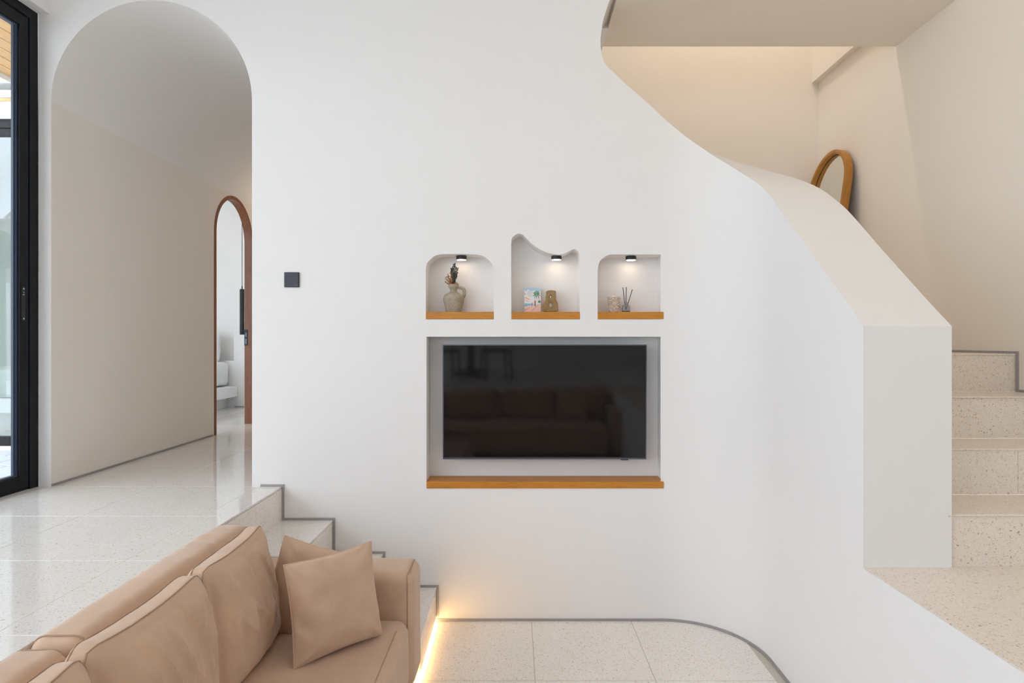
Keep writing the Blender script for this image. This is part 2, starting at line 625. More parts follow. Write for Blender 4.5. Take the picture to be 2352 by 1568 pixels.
h1, h2 = smooth_mid(n1), smooth_mid(n2)
h3 = [XZ(x, y) for x, y in n3[:1]] + [(p.x, p.y) for p in catmull([(*XZ(x, y), 0) for x, y in n3[1:8]], 3)] + [XZ(x, y) for x, y in n3[8:]]
htv = [XZ(x, y) for x, y in ntv]
holes = [h1, h2, h3, htv]
v2, f2 = fill(outer, holes)
wf.add([(x, W, z) for x, z in v2], f2)
DEP = 0.15
for h in holes:
    wf.strip([(x, W, z) for x, z in h], [(x, W + DEP, z) for x, z in h], closed=True)
    vb, fb = fill(h, [])
    wf.add([(x, W + DEP, z) for x, z in vb], fb)
# back of the wall
v3, f3 = fill(outer, [])
wf.add([(x, W + TH, z) for x, z in v3], f3)
# sloping top of the parapet, its outer and inner skins and its end pier
wf.strip(po, pi_)
k = n_arc
wf.strip(po[:k], [Vector((p.x, p.y, -0.02)) for p in po[:k]])
wf.strip(pi_[:k], [Vector((p.x, p.y, UP - 0.05)) for p in pi_[:k]])
wf.quad((XW, YP, po[0].z), (CX + RN, YP, pi_[0].z), (CX + RN, YP, UP - 0.002), (XW, YP, UP - 0.002))
# wall face below the landing, running toward the camera
wf.quad((XW, YP, -0.02), (XW, YP, UP - 0.002), (XW, YR, UP - 0.002), (XW, YR, -0.02))
wall_front = wf.build('wall_front', M['plaster'], smooth=25, recalc=False, weld=False)
tag(wall_front, 'white plaster television wall with niches sweeping into a curved stair parapet', 'wall', kind='structure')

# hall behind the arch
wl = MB()
LX = -2.735
DY0, DY1, DSZ = 5.53, 6.34, 2.645
DR = (DY1 - DY0) / 2
DC = (DY0 + DY1) / 2
lo = [(W, UP - 0.05), (W, AZ), (8.0, AZ), (8.0, UP - 0.05), (DY1, UP - 0.05)]
lo += [(DC + DR * math.cos(t * PI / 30), DSZ + DR * math.sin(t * PI / 30)) for t in range(31)]
lo += [(DY0, UP - 0.05)]
v4, f4 = fill(lo, [])
wl.add([(LX, y, z) for y, z in v4], f4)
wl.add([(LX - 0.068, y, z) for y, z in v4], f4)
dl = lo[4:]
wl.strip([(LX, y, z) for y, z in dl], [(LX - 0.068, y, z) for y, z in dl])
wl.quad((-1.552, W, UP - 0.05), (-1.552, W, AZ), (-1.552, 8.0, AZ), (-1.552, 8.0, UP - 0.05))
hall = wl.build('wall_left', M['plaster_hall'], recalc=False)
tag(hall, 'pale plaster hall wall with an arched bedroom doorway', 'wall', kind='structure')
br = MB()
arc = [(AC + AR * math.cos(PI - t * PI / 40), AZ + AR * math.sin(PI - t * PI / 40)) for t in range(41)]
br.strip([(x, W, z) for x, z in arc], [(x, 8.0, z) for x, z in arc])
va, fa = fill([(-2.735, UP - 0.05)] + arc + [(-1.552, UP - 0.05)], [])
br.add([(x, 8.0, z) for x, z in va], fa)
vault = br.build('ceiling_hall', M['plaster'], smooth=30)
tag(vault, 'barrel vaulted plaster ceiling of the hall behind the tall arch', 'ceiling', kind='structure')

# rest of the shell
RX = 2.6
BY = 5.23
wr = MB().box(RX, RX + 0.2, -4.5, BY, 0.0, 6.1).build('wall_right', M['plaster_cream'])
tag(wr, 'cream plaster wall along the right side of the stairs', 'wall', kind='structure')
MB().box(RX - 0.057, RX, 4.0, BY, 3.86, 4.6).build('ledge', M['plaster_cream'], wr)
wb = MB().box(-1.5, RX + 0.2, BY, BY + 0.2, 0.3, 6.1).build('wall_back', M['plaster_cream'])
tag(wb, 'cream plaster wall behind the rising stairs', 'wall', kind='structure')
wsl = MB().box(-1.545, -1.40, W + TH, BY, 0.3, 6.1).build('wall_stairwell', M['plaster'])
tag(wsl, 'plaster end wall of the stairwell', 'wall', kind='structure')
SOF = 3.66
SFY = 4.17
cs = MB().box(0.597, RX, W + 0.002, SFY, SOF, CEIL + 0.2).build('ceiling_stair', M['plaster_cream'])
tag(cs, 'flat plaster soffit above the stair opening', 'ceiling', kind='structure')
up = MB()
up.box(0.45, 0.597, W + TH + 0.002, 4.36, SOF, 6.1)
up.box(-1.5, RX, W + 0.03, W + 0.2, CEIL + 0.001, 6.1)
up.build('wall_upper', M['plaster'])
tag(bpy.data.objects['wall_upper'], 'plaster wall of the upper storey above the soffit', 'wall', kind='structure')
ce = MB().box(-2.86, RX, -4.5, W + 0.03, CEIL, CEIL + 0.15).build('ceiling', M['plaster_white'])
tag(ce, 'high white ceiling above the lounge', 'ceiling', kind='structure')
sko = MB().box(-1.5, RX + 0.2, W + 0.03, BY + 0.2, 6.1, 6.25).build('ceiling_upper', M['plaster_white'])
tag(sko, 'upper ceiling above the stairwell', 'ceiling', kind='structure')
rw = MB()
rw.box(-2.86, RX + 0.2, -4.65, -4.5, 0, 2.25)
rw.box(-2.86, RX + 0.2, -4.65, -4.5, 3.65, CEIL + 0.15)
rw.box(-2.86, -2.6, -4.65, -4.5, 2.25, 3.65)
rw.box(-0.3, RX + 0.2, -4.65, -4.5, 2.25, 3.65)
rwo = rw.build('wall_rear', M['plaster'], weld=False)
tag(rwo, 'plaster wall with a wide window behind the camera', 'wall', kind='structure')

# glazed side: lintel, pillar behind the door
ll = MB().box(-2.90, -2.745, -4.5, W, 3.572, CEIL).build('trim_1', M['plaster_white'])
tag(ll, 'white plaster lintel above the tall black glass door', 'lintel', kind='structure')

# grey metal shadow strips
def strips(name, label, segs):
    m = MB()
    for s in segs:
        m.box(*s)
    o = m.build(name, M['steel_trim'], weld=False)
    tag(o, label, 'baseboard', kind='structure')
    return o
t = 0.013
yf0, yf1 = W - 0.007, W + 0.001
segs = [(-1.50, X1 + t, yf0, yf1, UP, UP + t)]
for k in range(4):
    z1 = UP - RI * k + t
    x = NOSE[k]
    z0 = UP - RI * (k + 1)
    segs.append((x, x + t, yf0, yf1, z0 + (t if k < 3 else 0.03), z1 - t))
    if k < 3:
        segs.append((x, NOSE[k + 1] + t, yf0, yf1, z0, z0 + t))
segs.append((NOSE[3] + 0.002, CX, yf0, yf1, 0.001, t))
bb = MB()
for s_ in segs:
    bb.box(*s_)
path = [Vector((CX + (RO - 0.0) * math.cos(math.radians(a)), CY + RO * math.sin(math.radians(a)), 0)) for a in range(90, -1, -5)] + [Vector((XW, YR, 0))]
inn = [Vector((CX + (RO - 0.008) * math.cos(math.radians(a)), CY + (RO - 0.008) * math.sin(math.radians(a)), 0)) for a in range(90, -1, -5)] + [Vector((XW - 0.008, YR, 0))]
bb.strip([p + Vector((0, 0, t)) for p in path], [p + Vector((0, 0, t)) for p in inn])
bb.strip([p + Vector((0, 0, t)) for p in inn], [p + Vector((0, 0, 0.001)) for p in inn])
bbo = bb.build('baseboard_front', M['steel_trim'], weld=False)
tag(bbo, 'thin grey metal strip stepping down the stairs and along the curved wall', 'baseboard', kind='structure')
strips('baseboard_left', 'thin grey metal strip at the foot of the hall wall', [(LX - 0.001, LX + 0.007, W + 0.001, DY0 - 0.03, UP, UP + t)])

# ------------------------------------------------------------------ right staircase
ST = [2.313, 2.608, 2.883, 3.16]
LZ = UP + 4 * RI
st = thing('terrazzo_staircase', 'terrazzo staircase climbing behind the white pier on the right', 'staircase', kind='structure')
SX0 = CX + RN
for k in range(4):
    y0 = ST[k]
    z0, z1 = UP + RI * k, UP + RI * (k + 1)
    a = 2.10 if k in (0, 3) else 1.99 + 0.0
    cut = {0: RX, 1: 2.155, 2: RX, 3: RX}[k]
    MB().box(SX0 + 0.001, cut - 0.001, y0 + 0.006, y0 + 0.02, z0, z1 - 0.007).build('riser', M['terrazzo_stair'], st)
    if cut < RX:
        MB().box(cut + 0.001, RX, y0 + 0.006, y0 + 0.02, z0, z1 - 0.007).build('riser', M['terrazzo_stair'], st)
    y1 = ST[k + 1] + 0.006 if k < 3 else BY
    x0 = SX0 - (0.0 if k else 0.014)
    if k == 3:
        MB().box(SX0 + 0.0005, RX, y0, W + TH, z1 - 0.007, z1).build('landing', M['terrazzo_stair'], st, bevel=0.002, seg=1)
        MB().box(1.30, RX, W + TH, y1, z1 - 0.007, z1).build('landing', M['terrazzo_stair'], st)
    else:
        MB().box(SX0 + 0.0005, RX, y0, y1, z1 - 0.007, z1).build('tread', M['terrazzo_stair'], st, bevel=0.002, seg=1)
    if k == 0:
        MB().box(SX0 - 0.013, SX0 + 0.0005, YP - 0.004, YP + 0.02, z1 - 0.007, z1).build('tread', M['terrazzo_stair'], st)
for k in range(6):
    x1 = 1.30 - 0.28 * k
    z1 = LZ + RI * (k + 1)
    MB().box(x1 - 0.29, x1, W + TH, BY, z1 - 0.15, z1).build('tread', M['terrazzo_stair'], st)
lf = MB().box(XW + 0.002, RX, YR + 0.02, 2.33, UP - 0.2, UP - 0.013).build('floor_landing', M['grout'])
tag(lf, 'terrazzo landing at the foot of the right stairs', 'floor', kind='structure')
tile_field(lf, [XW + 0.0005, XW + 0.63, RX], [2.33 - 0.605 * k for k in range(6, -1, -1)], UP, gap=0.002, mat='terrazzo_stair')
bs = []
for k in range(4):
    y0 = ST[k]
    z0, z1 = UP + RI * k, UP + RI * (k + 1)
    y1 = ST[k + 1] if k < 3 else BY
    bs.append((RX - 0.007, RX + 0.001, y0 - t, y1, z1, z1 + t))
    bs.append((RX - 0.007, RX + 0.001, y0 - t, y0, z0 + t, z1))
strips('baseboard_right', 'thin grey metal strip stepping up the right stair wall', bs)

# ------------------------------------------------------------------ black sliding glass door on the left
door = thing('door_1', 'tall black framed sliding glass door opening to the garden', 'door', kind='structure')
DX = -2.812
SW = 0.052
HT = 3.572
fr = MB()
fr.box(DX - 0.055, DX, W - 0.060, W - 0.002, UP, HT)
fr.box(DX - 0.055, DX, -4.4, W - 0.060, HT - 0.055, HT)
fr.box(DX - 0.055, DX - 0.01, -4.4, W - 0.060, UP - 0.001, UP + 0.012)
fr.build('frame', M['black_metal'], door, weld=False)
gr = MB().box(DX - 0.045, DX - 0.012, W - 0.072, W - 0.060, UP + 0.012, HT - 0.055).build('track', M['black_sky_tint'], door)
for (ya, yb) in ((1.2, W - 0.072), (-1.4, 1.28), (-4.35, -1.32)):
    sh = MB()
    xa, xb = DX - 0.05, DX - 0.008
    sh.box(xa, xb, yb - SW, yb, UP + 0.012, HT - 0.06)
    sh.box(xa, xb, ya, ya + SW, UP + 0.012, HT - 0.06)
    sh.box(xa, xb, ya + SW, yb - SW, UP + 0.012, UP + 0.085)
    sh.box(xa, xb, ya + SW, yb - SW, HT - 0.125, HT - 0.06)
    s_o = sh.build('sash', M['black_metal'], door, weld=False)
    bd = MB()
    bd.box(xa + 0.004, xb - 0.012, yb - SW - 0.010, yb - SW, UP + 0.085, HT - 0.125)
    bd.box(xa + 0.009, xb - 0.020, yb - SW - 0.020, yb - SW - 0.010, UP + 0.085, HT - 0.125)
    bd.box(xa + 0.004, xb - 0.012, ya + SW, yb - SW - 0.010, UP + 0.085, UP + 0.096)
    bd.box(xa + 0.004, xb - 0.012, ya + SW, yb - SW - 0.010, HT - 0.136, HT - 0.125)
    bd.build('glazing_bead', M['black_sky_tint'], s_o, weld=False)
    MB().box(xa + 0.012, xa + 0.018, ya + 0.07, yb - SW - 0.004, UP + 0.08, HT - 0.12).build('pane', M['glass_clear'], s_o)
hy = W - 0.072 - 0.027
hx = DX - 0.008
hz0, hz1 = 1.762, 1.958
hd = MB().box(hx, hx + 0.003, hy - 0.013, hy + 0.013, hz0, hz1).build('handle', M['black_matt'], door, bevel=0.0012)
MB().box(hx + 0.003, hx + 0.0035, hy - 0.009, hy + 0.006, hz0 + 0.055, hz1 - 0.062).build('finger_slot', M['reed_black'], hd)
for z in (hz0 + 0.012, hz1 - 0.012):
    q = MB().lathe([(0.0045, 0), (0.0045, 0.0015), (0.002, 0.002)], 12).build('screw', M['chrome'], hd)
    q.location = (hx + 0.003, hy, z)
    q.rotation_euler = (0, PI / 2, 0)
q = MB().lathe([(0.0045, 0), (0.0045, 0.0015), (0.002, 0.002)], 12).build('indicator', M['green_dot'], hd)
q.location = (hx + 0.003, hy, hz1 - 0.034)
q.rotation_euler = (0, PI / 2, 0)
MB().box(hx + 0.003, hx + 0.004, hy - 0.008, hy + 0.006, hz1 - 0.048, hz1 - 0.045).build('mark', M['chrome'], hd)

# ------------------------------------------------------------------ wooden arched doorway to the bedroom
d2 = thing('door_2', 'dark red wooden arched door lining in the hall wall', 'door', kind='structure')
def arch_pts(r, n=28):
    return [(DC + r * math.cos(PI * k / n), DSZ + r * math.sin(PI * k / n)) for k in range(n + 1)]
fw = 0.035
aro, ari = arch_pts(DR), arch_pts(DR - fw)
xo, xi = LX + 0.006, LX - 0.068
m = MB()
for A, B in ((0, 1),):
    m.strip([(xo, y, z) for y, z in aro], [(xo, y, z) for y, z in ari])
    m.strip([(xo, y, z) for y, z in ari], [(xi, y, z) for y, z in ari])
    m.strip([(xi, y, z) for y, z in ari], [(xi, y, z) for y, z in aro])
    m.strip([(xi, y, z) for y, z in aro], [(xo, y, z) for y, z in aro])
m.build('arch_head', M['merbau'], d2, smooth=40)
MB().box(xi, xo, DY0, DY0 + fw, UP, DSZ).build('jamb', M['merbau'], d2)
jb = MB().box(xi, xo, DY1 - fw, DY1, UP, DSZ).build('jamb', M['merbau'], d2)
sp = MB().box(LX - 0.068, LX - 0.034, DY1 - fw - 0.004, DY1 - fw + 0.001, 1.60, 1.765).build('strike_plate', M['black_matt'], jb)
MB().box(LX - 0.058, LX - 0.044, DY1 - fw - 0.006, DY1 - fw - 0.003, 1.69, 1.73).build('latch_hole', M['tv_silver'], sp)
MB().box(LX - 0.058, LX - 0.044, DY1 - fw - 0.006, DY1 - fw - 0.003, 1.615, 1.67).build('latch_hole', M['tv_silver'], sp)

# ------------------------------------------------------------------ bedroom beyond
BZ = 7.9
bw = MB()
NC, NR = -4.60, 0.95
nz = 1.646 - (828 - 783) * BZ / F
narch = [(NC - NR, nz)] + [(NC + NR * math.cos(PI - t_ * PI / 30), 2.30 + NR * math.sin(PI - t_ * PI / 30)) for t_ in range(31)] + [(NC + NR, nz)]
vb, fb = fill([(-7.2, 0.5), (-2.84, 0.5), (-2.84, 3.9), (-7.2, 3.9)], [narch])
bw.add([(x, BZ, z) for x, z in vb], fb)
bw.strip([(x, BZ, z) for x, z in narch], [(x, BZ + 0.12, z) for x, z in narch], closed=True)
vb, fb = fill(narch, [])
bw.add([(x, BZ + 0.12, z) for x, z in vb], fb)
bwo = bw.build('wall_bedroom', M['plaster_white'], recalc=False)
tag(bwo, 'white bedroom wall with a shallow arched recess behind the bed', 'wall', kind='structure')
bs_ = MB()
bs_.box(-7.3, -7.2, 4.9, 8.05, 0.5, 3.9)
bs_.box(-7.3, -2.84, 4.9, 8.05, 3.75, 3.9)
bs_.box(-2.822, -2.806, 4.9, DY0 - 0.005, 0.5, 3.9)
bs_.box(-2.822, -2.806, DY1 + 0.005, 8.05, 0.5, 3.9)
bs_.box(-2.822, -2.806, DY0 - 0.005, DY1 + 0.005, 3.06, 3.9)
tag(bs_.build('ceiling_bedroom', M['plaster_white'], weld=False), 'white bedroom ceiling and side walls', 'ceiling', kind='structure')
strips('baseboard_bedroom', 'thin grey metal strip under the bedroom wall', [(-3.64, -2.84, BZ - 0.007, BZ + 0.001, UP, UP + t)])
bed = thing('bed_platform', 'white built-in bed platform seen through the arched doorway', 'bed')
MB().box(-5.75, -3.60, 6.05, BZ - 0.002, 0.93, 1.065).build('deck', M['plaster_white'], bed, bevel=0.006)
MB().box(-5.60, -3.74, 6.22, BZ - 0.002, UP, 0.93).build('plinth', M['plaster_white'], bed)

def soft_box(name, dims, r, mat, seed=0, bulge=(0, 0, 0), amp=0.004, freq=5.0, n=(20, 10, 16), parent=None, seams=(), seam_mat='seam', wr=None, seam_r=0.0028, shape=None):
    """cushion-like rounded box, origin at the bottom centre; seams are lines on the box surface given in -1..1 box coordinates"""
    hx, hy, hz = dims[0] / 2, dims[1] / 2, dims[2] / 2
    def deform(c, off=0.0):
        p = Vector((c[0] * hx, c[1] * hy, c[2] * hz))
        inn_ = Vector((max(-hx + r, min(hx - r, p.x)), max(-hy + r, min(hy - r, p.y)), max(-hz + r, min(hz - r, p.z))))
        d = p - inn_
        d = d.normalized() if d.length > 1e-9 else Vector((0, 0, 0))
        q = inn_ + d * (r + off)
        u, v, w_ = c
        q.x += bulge[0] * u * (1 - v * v) * (1 - w_ * w_) * abs(u)
        q.y += bulge[1] * v * (1 - u * u) * (1 - w_ * w_) * abs(v)
        q.z += bulge[2] * w_ * (1 - u * u) * (1 - v * v) * abs(w_)
        s = Vector((seed * 7.3, seed * 3.1, seed * 1.7))
        nz_ = noise.noise(q * freq + s) + 0.5 * noise.noise(q * freq * 2.3 + s)
        q += d * amp * nz_
        if wr:
            q += d * wr(u, v, w_, q)
        if shape:
            q = shape(u, v, w_, q)
        q.z += hz
        return q
    me_b = MB()
    def ax(k):
        # denser rows near the rounded edges
        rr_ = min(0.95, r / (dims[k] / 2))
        m_ = 5
        a = [-1 + rr_ * (1 - math.cos(i / m_ * PI / 2)) * 0 + -0 + (-1 + rr_ * math.sin(i / m_ * PI / 2) * 1 + 1) for i in range(m_)]
        a = [-1 + rr_ * (i / m_) for i in range(m_)]
        b = [-(1 - rr_) + 2 * (1 - rr_) * i / n[k] for i in range(n[k] + 1)]
        c = [-x for x in a[::-1]]
        return a + b + c
    gx, gy, gz = ax(0), ax(1), ax(2)
    def face(A, B, fn):
        idx = len(me_b.v)
        for a in A:
            for b in B:
                me_b.v.append(tuple(deform(fn(a, b))))
        nb = len(B)
        for i in range(len(A) - 1):
            for j in range(nb - 1):
                me_b.f.append((idx + i * nb + j, idx + (i + 1) * nb + j, idx + (i + 1) * nb + j + 1, idx + i * nb + j + 1))
    for s in (-1, 1):
        face(gx, gz, lambda a, b: (a, s, b))
        face(gy, gz, lambda a, b: (s, a, b))
        face(gx, gy, lambda a, b: (a, b, s))
    o = me_b.build(name, M[mat], parent, smooth=80)
    for sl in seams:
        pts = []
        for i in range(len(sl) - 1):
            for k_ in range(12):
                tt = k_ / 12
                pts.append(tuple(sl[i][j] + (sl[i + 1][j] - sl[i][j]) * tt for j in range(3)))
        pts.append(sl[-1])
        MB().tube([deform(c, 0.0016) for c in pts], seam_r, 6).build('seam', M[seam_mat], o, smooth=60)
    return o, deform

mt, _ = soft_box('mattress', (1.85, 1.72, 0.30), 0.06, 'linen_white', 3, (0, 0, 0.02), 0.012, 4.0, (24, 24, 8))
mt.location = (-4.62, 7.02, 1.072)
tag(mt, 'white mattress under a rumpled white duvet on the bed platform', 'mattress')
pl, _ = soft_box('pillow', (0.62, 0.16, 0.40), 0.07, 'linen_white', 5, (0, 0.03, 0), 0.012, 6.0, (14, 6, 10))
pl.location = (-4.08, 7.74, 1.372)
pl.rotation_euler = (math.radians(-10), 0, 0)
tag(pl, 'white pillow propped against the bedroom wall', 'pillow')

pend = thing('pendant_lamp', 'slim black cylinder pendant lamp hanging on a thin cable in the bedroom', 'lamp', (-3.14, 7.0, 1.72))
MB().lathe([(0.020, 0.004), (0.0255, 0.0), (0.0255, 0.52), (0.006, 0.525), (0.006, 0.55), (0.004, 0.56)], 24).build('shade', M['black_matt'], pend, smooth=40)
MB().tube([(0, 0, 0.55), (0, 0, 2.03)], 0.0035, 6).build('cable', M['black_matt'], pend)

# ------------------------------------------------------------------ garden side
FY = 4.95
fac = thing('garden_facade', 'black framed glazed bedroom front seen through the glass door', 'facade', kind='structure')
m = MB()
m.box(-7.3, -2.87, FY, FY + 0.12, 3.455, 3.62)
m.build('header', M['plaster'], fac)
MB().box(-7.3, -2.87, FY - 0.01, FY + 0.14, 3.62, 3.68).build('coping', M['plaster_white'], fac)
MB().box(-7.3, -2.87, FY - 0.012, FY - 0.001, 3.59, 3.615).build('batten', M['eave_wood'], fac)
m = MB()
m.box(-7.3, -2.87, FY + 0.02, FY + 0.09, 3.385, 3.455)
m.box(-7.3, -2.87, FY + 0.03, FY + 0.08, 3.325, 3.380)
m.box(-7.3, -2.87, FY + 0.03, FY + 0.08, UP - 0.02, UP + 0.075)
m.box(-2.93, -2.87, FY + 0.02, FY + 0.09, UP, 3.4)
m.box(-5.1, -5.02, FY + 0.03, FY + 0.08, UP, 3.4)
m.build('frame', M['black_metal'], fac, weld=False)
MB().box(-7.3, -2.9, FY + 0.05, FY + 0.056, UP + 0.07, 3.33).build('pane', M['glass_facade'], fac)
wp = MB()
wp.box(-2.95, -2.84, W, FY, 0.3, CEIL)
wp_o = wp.build('wall_garden', M['plaster_white'])
tag(wp_o, 'white outer wall between the glass door and the bedroom front', 'wall', kind='structure')
patio = MB().box(-12, -2.87, -5, FY, 0.5, UP - 0.035).build('floor_patio', M['grout_light'])
tag(patio, 'pale stone paving of the garden terrace', 'floor', kind='structure')
hexm = None
hr = 0.19
ix = 0
for a in range(0, 9):
    for b in range(0, 9):
        x = -2.95 - a * hr * 1.732 - (hr * 0.866 if b % 2 else 0) - 0.12
        y = 4.75 - b * hr * 1.5
        if not (-4.9 < x < -3.0):
            continue
        if hexm is None:
            hexm = MB().lathe([(hr - 0.006, 0), (hr - 0.006, 0.022), (hr - 0.012, 0.026)], 6).build('paver', M['paver'], patio)
            hexm.location = (x, y, UP - 0.045)
            hexm.rotation_euler = (0, 0, PI / 6)
        else:
            inst(hexm, 'paver', patio, (x, y, UP - 0.045), (0, 0, PI / 6))
eave = thing('eave', 'timber boarded eave outside the glass door', 'eave', kind='structure')
pw = 0.115
pk = None
for k in range(10):
    x = -2.90 - pw * (k + 0.5)
    if pk is None:
        pk = MB().box(-pw / 2 + 0.004, pw / 2 - 0.004, -4.75, 4.75, 0, 0.02).build('plank', M['eave_wood'], eave)
        pk.location = (x, 0.15, 3.76)
    else:
        inst(pk, 'plank', eave, (x, 0.15, 3.76))
MB().box(-4.05, -2.88, -4.6, 4.9, 3.781, 3.90).build('deck', M['plaster_white'], eave)
MB().box(-4.17, -4.052, -4.6, 4.9, 3.72, 3.92).build('fascia', M['plaster_white'], eave)
gw = MB().box(-11.6, -11.4, -6, 5, 0.5, 3.2).build('wall_boundary', M['stone_grey'])
tag(gw, 'grey garden boundary wall', 'wall', kind='structure')
hut = thing('thatched_pavilion', 'thatched pavilion roof mirrored in the bedroom glass', 'pavilion', (-9.3, -1.5, UP - 0.03))
for sx in (-1, 1):
    for sy in (-1, 1):
        MB().tube([(sx * 0.95, sy * 0.95, 0), (sx * 0.95, sy * 0.95, 2.3)], 0.06, 10).build('post', M['eave_wood'], hut)
rf = MB()
rf.add([(-1.3, -1.3, 2.1), (1.3, -1.3, 2.1), (1.3, 1.3, 2.1), (-1.3, 1.3, 2.1), (0, 0, 3.3)], [(0, 1, 4), (1, 2, 4), (2, 3, 4), (3, 0, 4), (3, 2, 1, 0)])
rfo = rf.build('roof', M['straw'], hut)
rng = random.Random(4)
th_ = MB()
for side in range(4):
    R_ = Matrix.Rotation(side * PI / 2, 3, 'Z')
    for row in range(7):
        tt = row / 7
        half = 1.35 * (1 - tt)
        cnt = int(90 * (1 - tt)) + 6
        for k in range(cnt):
            u = (k + rng.random()) / cnt * 2 - 1
            a = Vector((u * half * 0.93, -half + 0.02, 2.12 + 1.2 * tt + 0.05))
            ln = 0.30 + 0.12 * rng.random()
            d = Vector((rng.uniform(-0.12, 0.12), -1, -0.95)).normalized() * ln
            w_ = Vector((0.012, 0, 0))
            top = a + Vector((0, 0.12, 0.12))
            e = a + d * 0.6 + Vector((0, 0, rng.uniform(-0.02, 0.03)))
            th_.add([R_ @ (top - w_), R_ @ (top + w_), R_ @ e], [(0, 1, 2)])
th_.build('thatch', M['straw'], rfo, kind='stuff', weld=False, recalc=False)
ban = thing('banana_plant', 'banana plant with broad leaves beside the thatched pavilion', 'plant', (-8.35, 0.15, UP - 0.03))
MB().tube([(0, 0, 0), (0.03, 0, 1.2), (0.05, 0, 2.2)], [0.09, 0.07, 0.04], 10).build('stem', M['banana_leaf'], ban, smooth=60)
for k in range(7):
    a = k * 2.4
    ln = 1.0 + 0.25 * math.sin(k * 3)
    pts = []
    lf_ = MB()
    L_, R2, C_ = [], [], []
    for i in range(11):
        tt = i / 10
        rr = ln * 0.75 * tt
        z = 2.1 + ln * (1.0 * tt - 0.55 * tt * tt)
        c = Vector((math.cos(a) * rr, math.sin(a) * rr, z))
        wd_ = 0.18 * math.sin(PI * min(1, tt * 0.93 + 0.06)) ** 0.7
        s = Vector((-math.sin(a), math.cos(a), 0)) * wd_
        L_.append(c + s - Vector((0, 0, 0.03)))
        R2.append(c - s - Vector((0, 0, 0.03)))
        C_.append(c)
    lf_.strip(L_, C_).strip(C_, R2)
    lf_.build('leaf', M['banana_leaf'], ban, smooth=60)

# ------------------------------------------------------------------ sofa
SZ = 0.415
sofa = thing('sofa', 'tan suede sofa with padded arm against the raised floor', 'sofa', (-0.92, 1.6, 0))
def put(o, x, y, z, rot=(0, 0, 0), par=None, base=(0, 0, 0)):
    o.location = (x - base[0], y - base[1], z - base[2])
    o.rotation_euler = rot
    if par:
        o.parent = par
SB = (-0.92, 1.6, 0)
bx0, bx1 = -1.373, -1.205
def back_section(y0, y1, seed, sm):
    d = (bx1 - bx0, y1 - y0, 0.815 - 0.06)
    o, _ = soft_box('backrest', d, 0.05, 'suede', seed, (0, 0, 0.006), 0.004, 4.0, (6, 30, 14), sofa, sm,
                    wr=lambda u, v, w_, q: 0.009 * max(0, w_) * math.sin(q.y * 85 + 5 * noise.noise(q * 7)) * max(0, noise.noise(Vector((q.y * 2.2, seed, 0))) + 0.25))
    put(o, (bx0 + bx1) / 2, (y0 + y1) / 2, 0.06, par=sofa, base=SB)
ring = lambda v: [(-1, v, -1), (-1, v, 1), (1, v, 1), (1, v, -1)]
back_section(1.690, 2.80, 1, [ring(-0.94)])
back_section(0.50, 1.682, 2, [ring(0.94)])
o, _ = soft_box('armrest', (0.916, 0.245, 0.535), 0.055, 'suede', 6, (0, 0.0, 0.008), 0.003, 4.0, (20, 8, 14), sofa,
                [[(0.945, -1, -1), (0.945, -1, 1), (0.945, 1, 1)]])
put(o, -0.913, 2.845, 0.07, par=sofa, base=SB)
o, _ = soft_box('seat', (0.71, 2.23, 0.30), 0.055, 'suede', 7, (0.012, 0, 0.018), 0.004, 3.0, (18, 40, 8), sofa,
                [[(0.90, 1, 1), (0.90, -1, 1)]],
                wr=lambda u, v, w_, q: 0.003 * max(0, u) ** 4 * math.sin(q.y * 55 + 4 * noise.noise(q * 5)))
put(o, -0.825, 1.615, SZ - 0.30, par=sofa, base=SB)
o, _ = soft_box('base', (0.86, 2.44, 0.17), 0.02, 'suede', 8, (0, 0, 0), 0.001, 3.0, (8, 20, 4), sofa)
put(o, -0.925, 1.735, 0.03, par=sofa, base=SB)
for (x, y) in ((-1.28, 2.85), (-0.55, 2.85), (-1.28, 0.62), (-0.55, 0.62)):
    q = MB().box(-0.03, 0.03, -0.03, 0.03, 0, 0.032).build('foot', M['black_matt'], sofa)
    put(q, x, y, 0.0, par=sofa, base=SB)

def cushion_shape(seed, dims):
    """stuffed wedge: thin at the top seam, full low down, pinched toward its ends, with soft folds"""
    def f(u, v, w_, q):
        h = (w_ + 1) / 2
        q.y *= 1.10 - 0.44 * h ** 1.5
        q.y *= 1 - 0.30 * u ** 4 * (0.4 + 0.6 * h)
        q.y += 0.012 * h                              # the top settles back
        q.z += 0.012 * abs(u) ** 3 * max(0.0, w_) - 0.010 * (1 - u * u) * max(0.0, w_)
        if v < 0.5:
            fade = max(0.0, 1 - u ** 4) ** 1.3 * (1 - h ** 8) * min(1.0, h * 2.2) * min(1.0, max(0.0, -v * 1.5 + 0.4))
            s_ = seed * 5.7
            a_ = noise.noise(Vector((u * 3.6 + h * 1.4 + s_, h * 1.7, s_)))
            b_ = noise.noise(Vector((u * 7.5 - h * 2.2 + s_, h * 2.6, s_ + 9)))
            c_ = 1 - abs(noise.noise(Vector((u * 4.2 + h * 2.5 + s_, h * 1.3 - u * 0.8, s_ + 4)))) * 2
            near_top = 0.35 + 0.65 * h * h
            q.y -= fade * (0.022 * a_ + 0.020 * b_ * near_top + 0.055 * max(0.0, c_ - 0.5) * near_top)
        return q
    return f
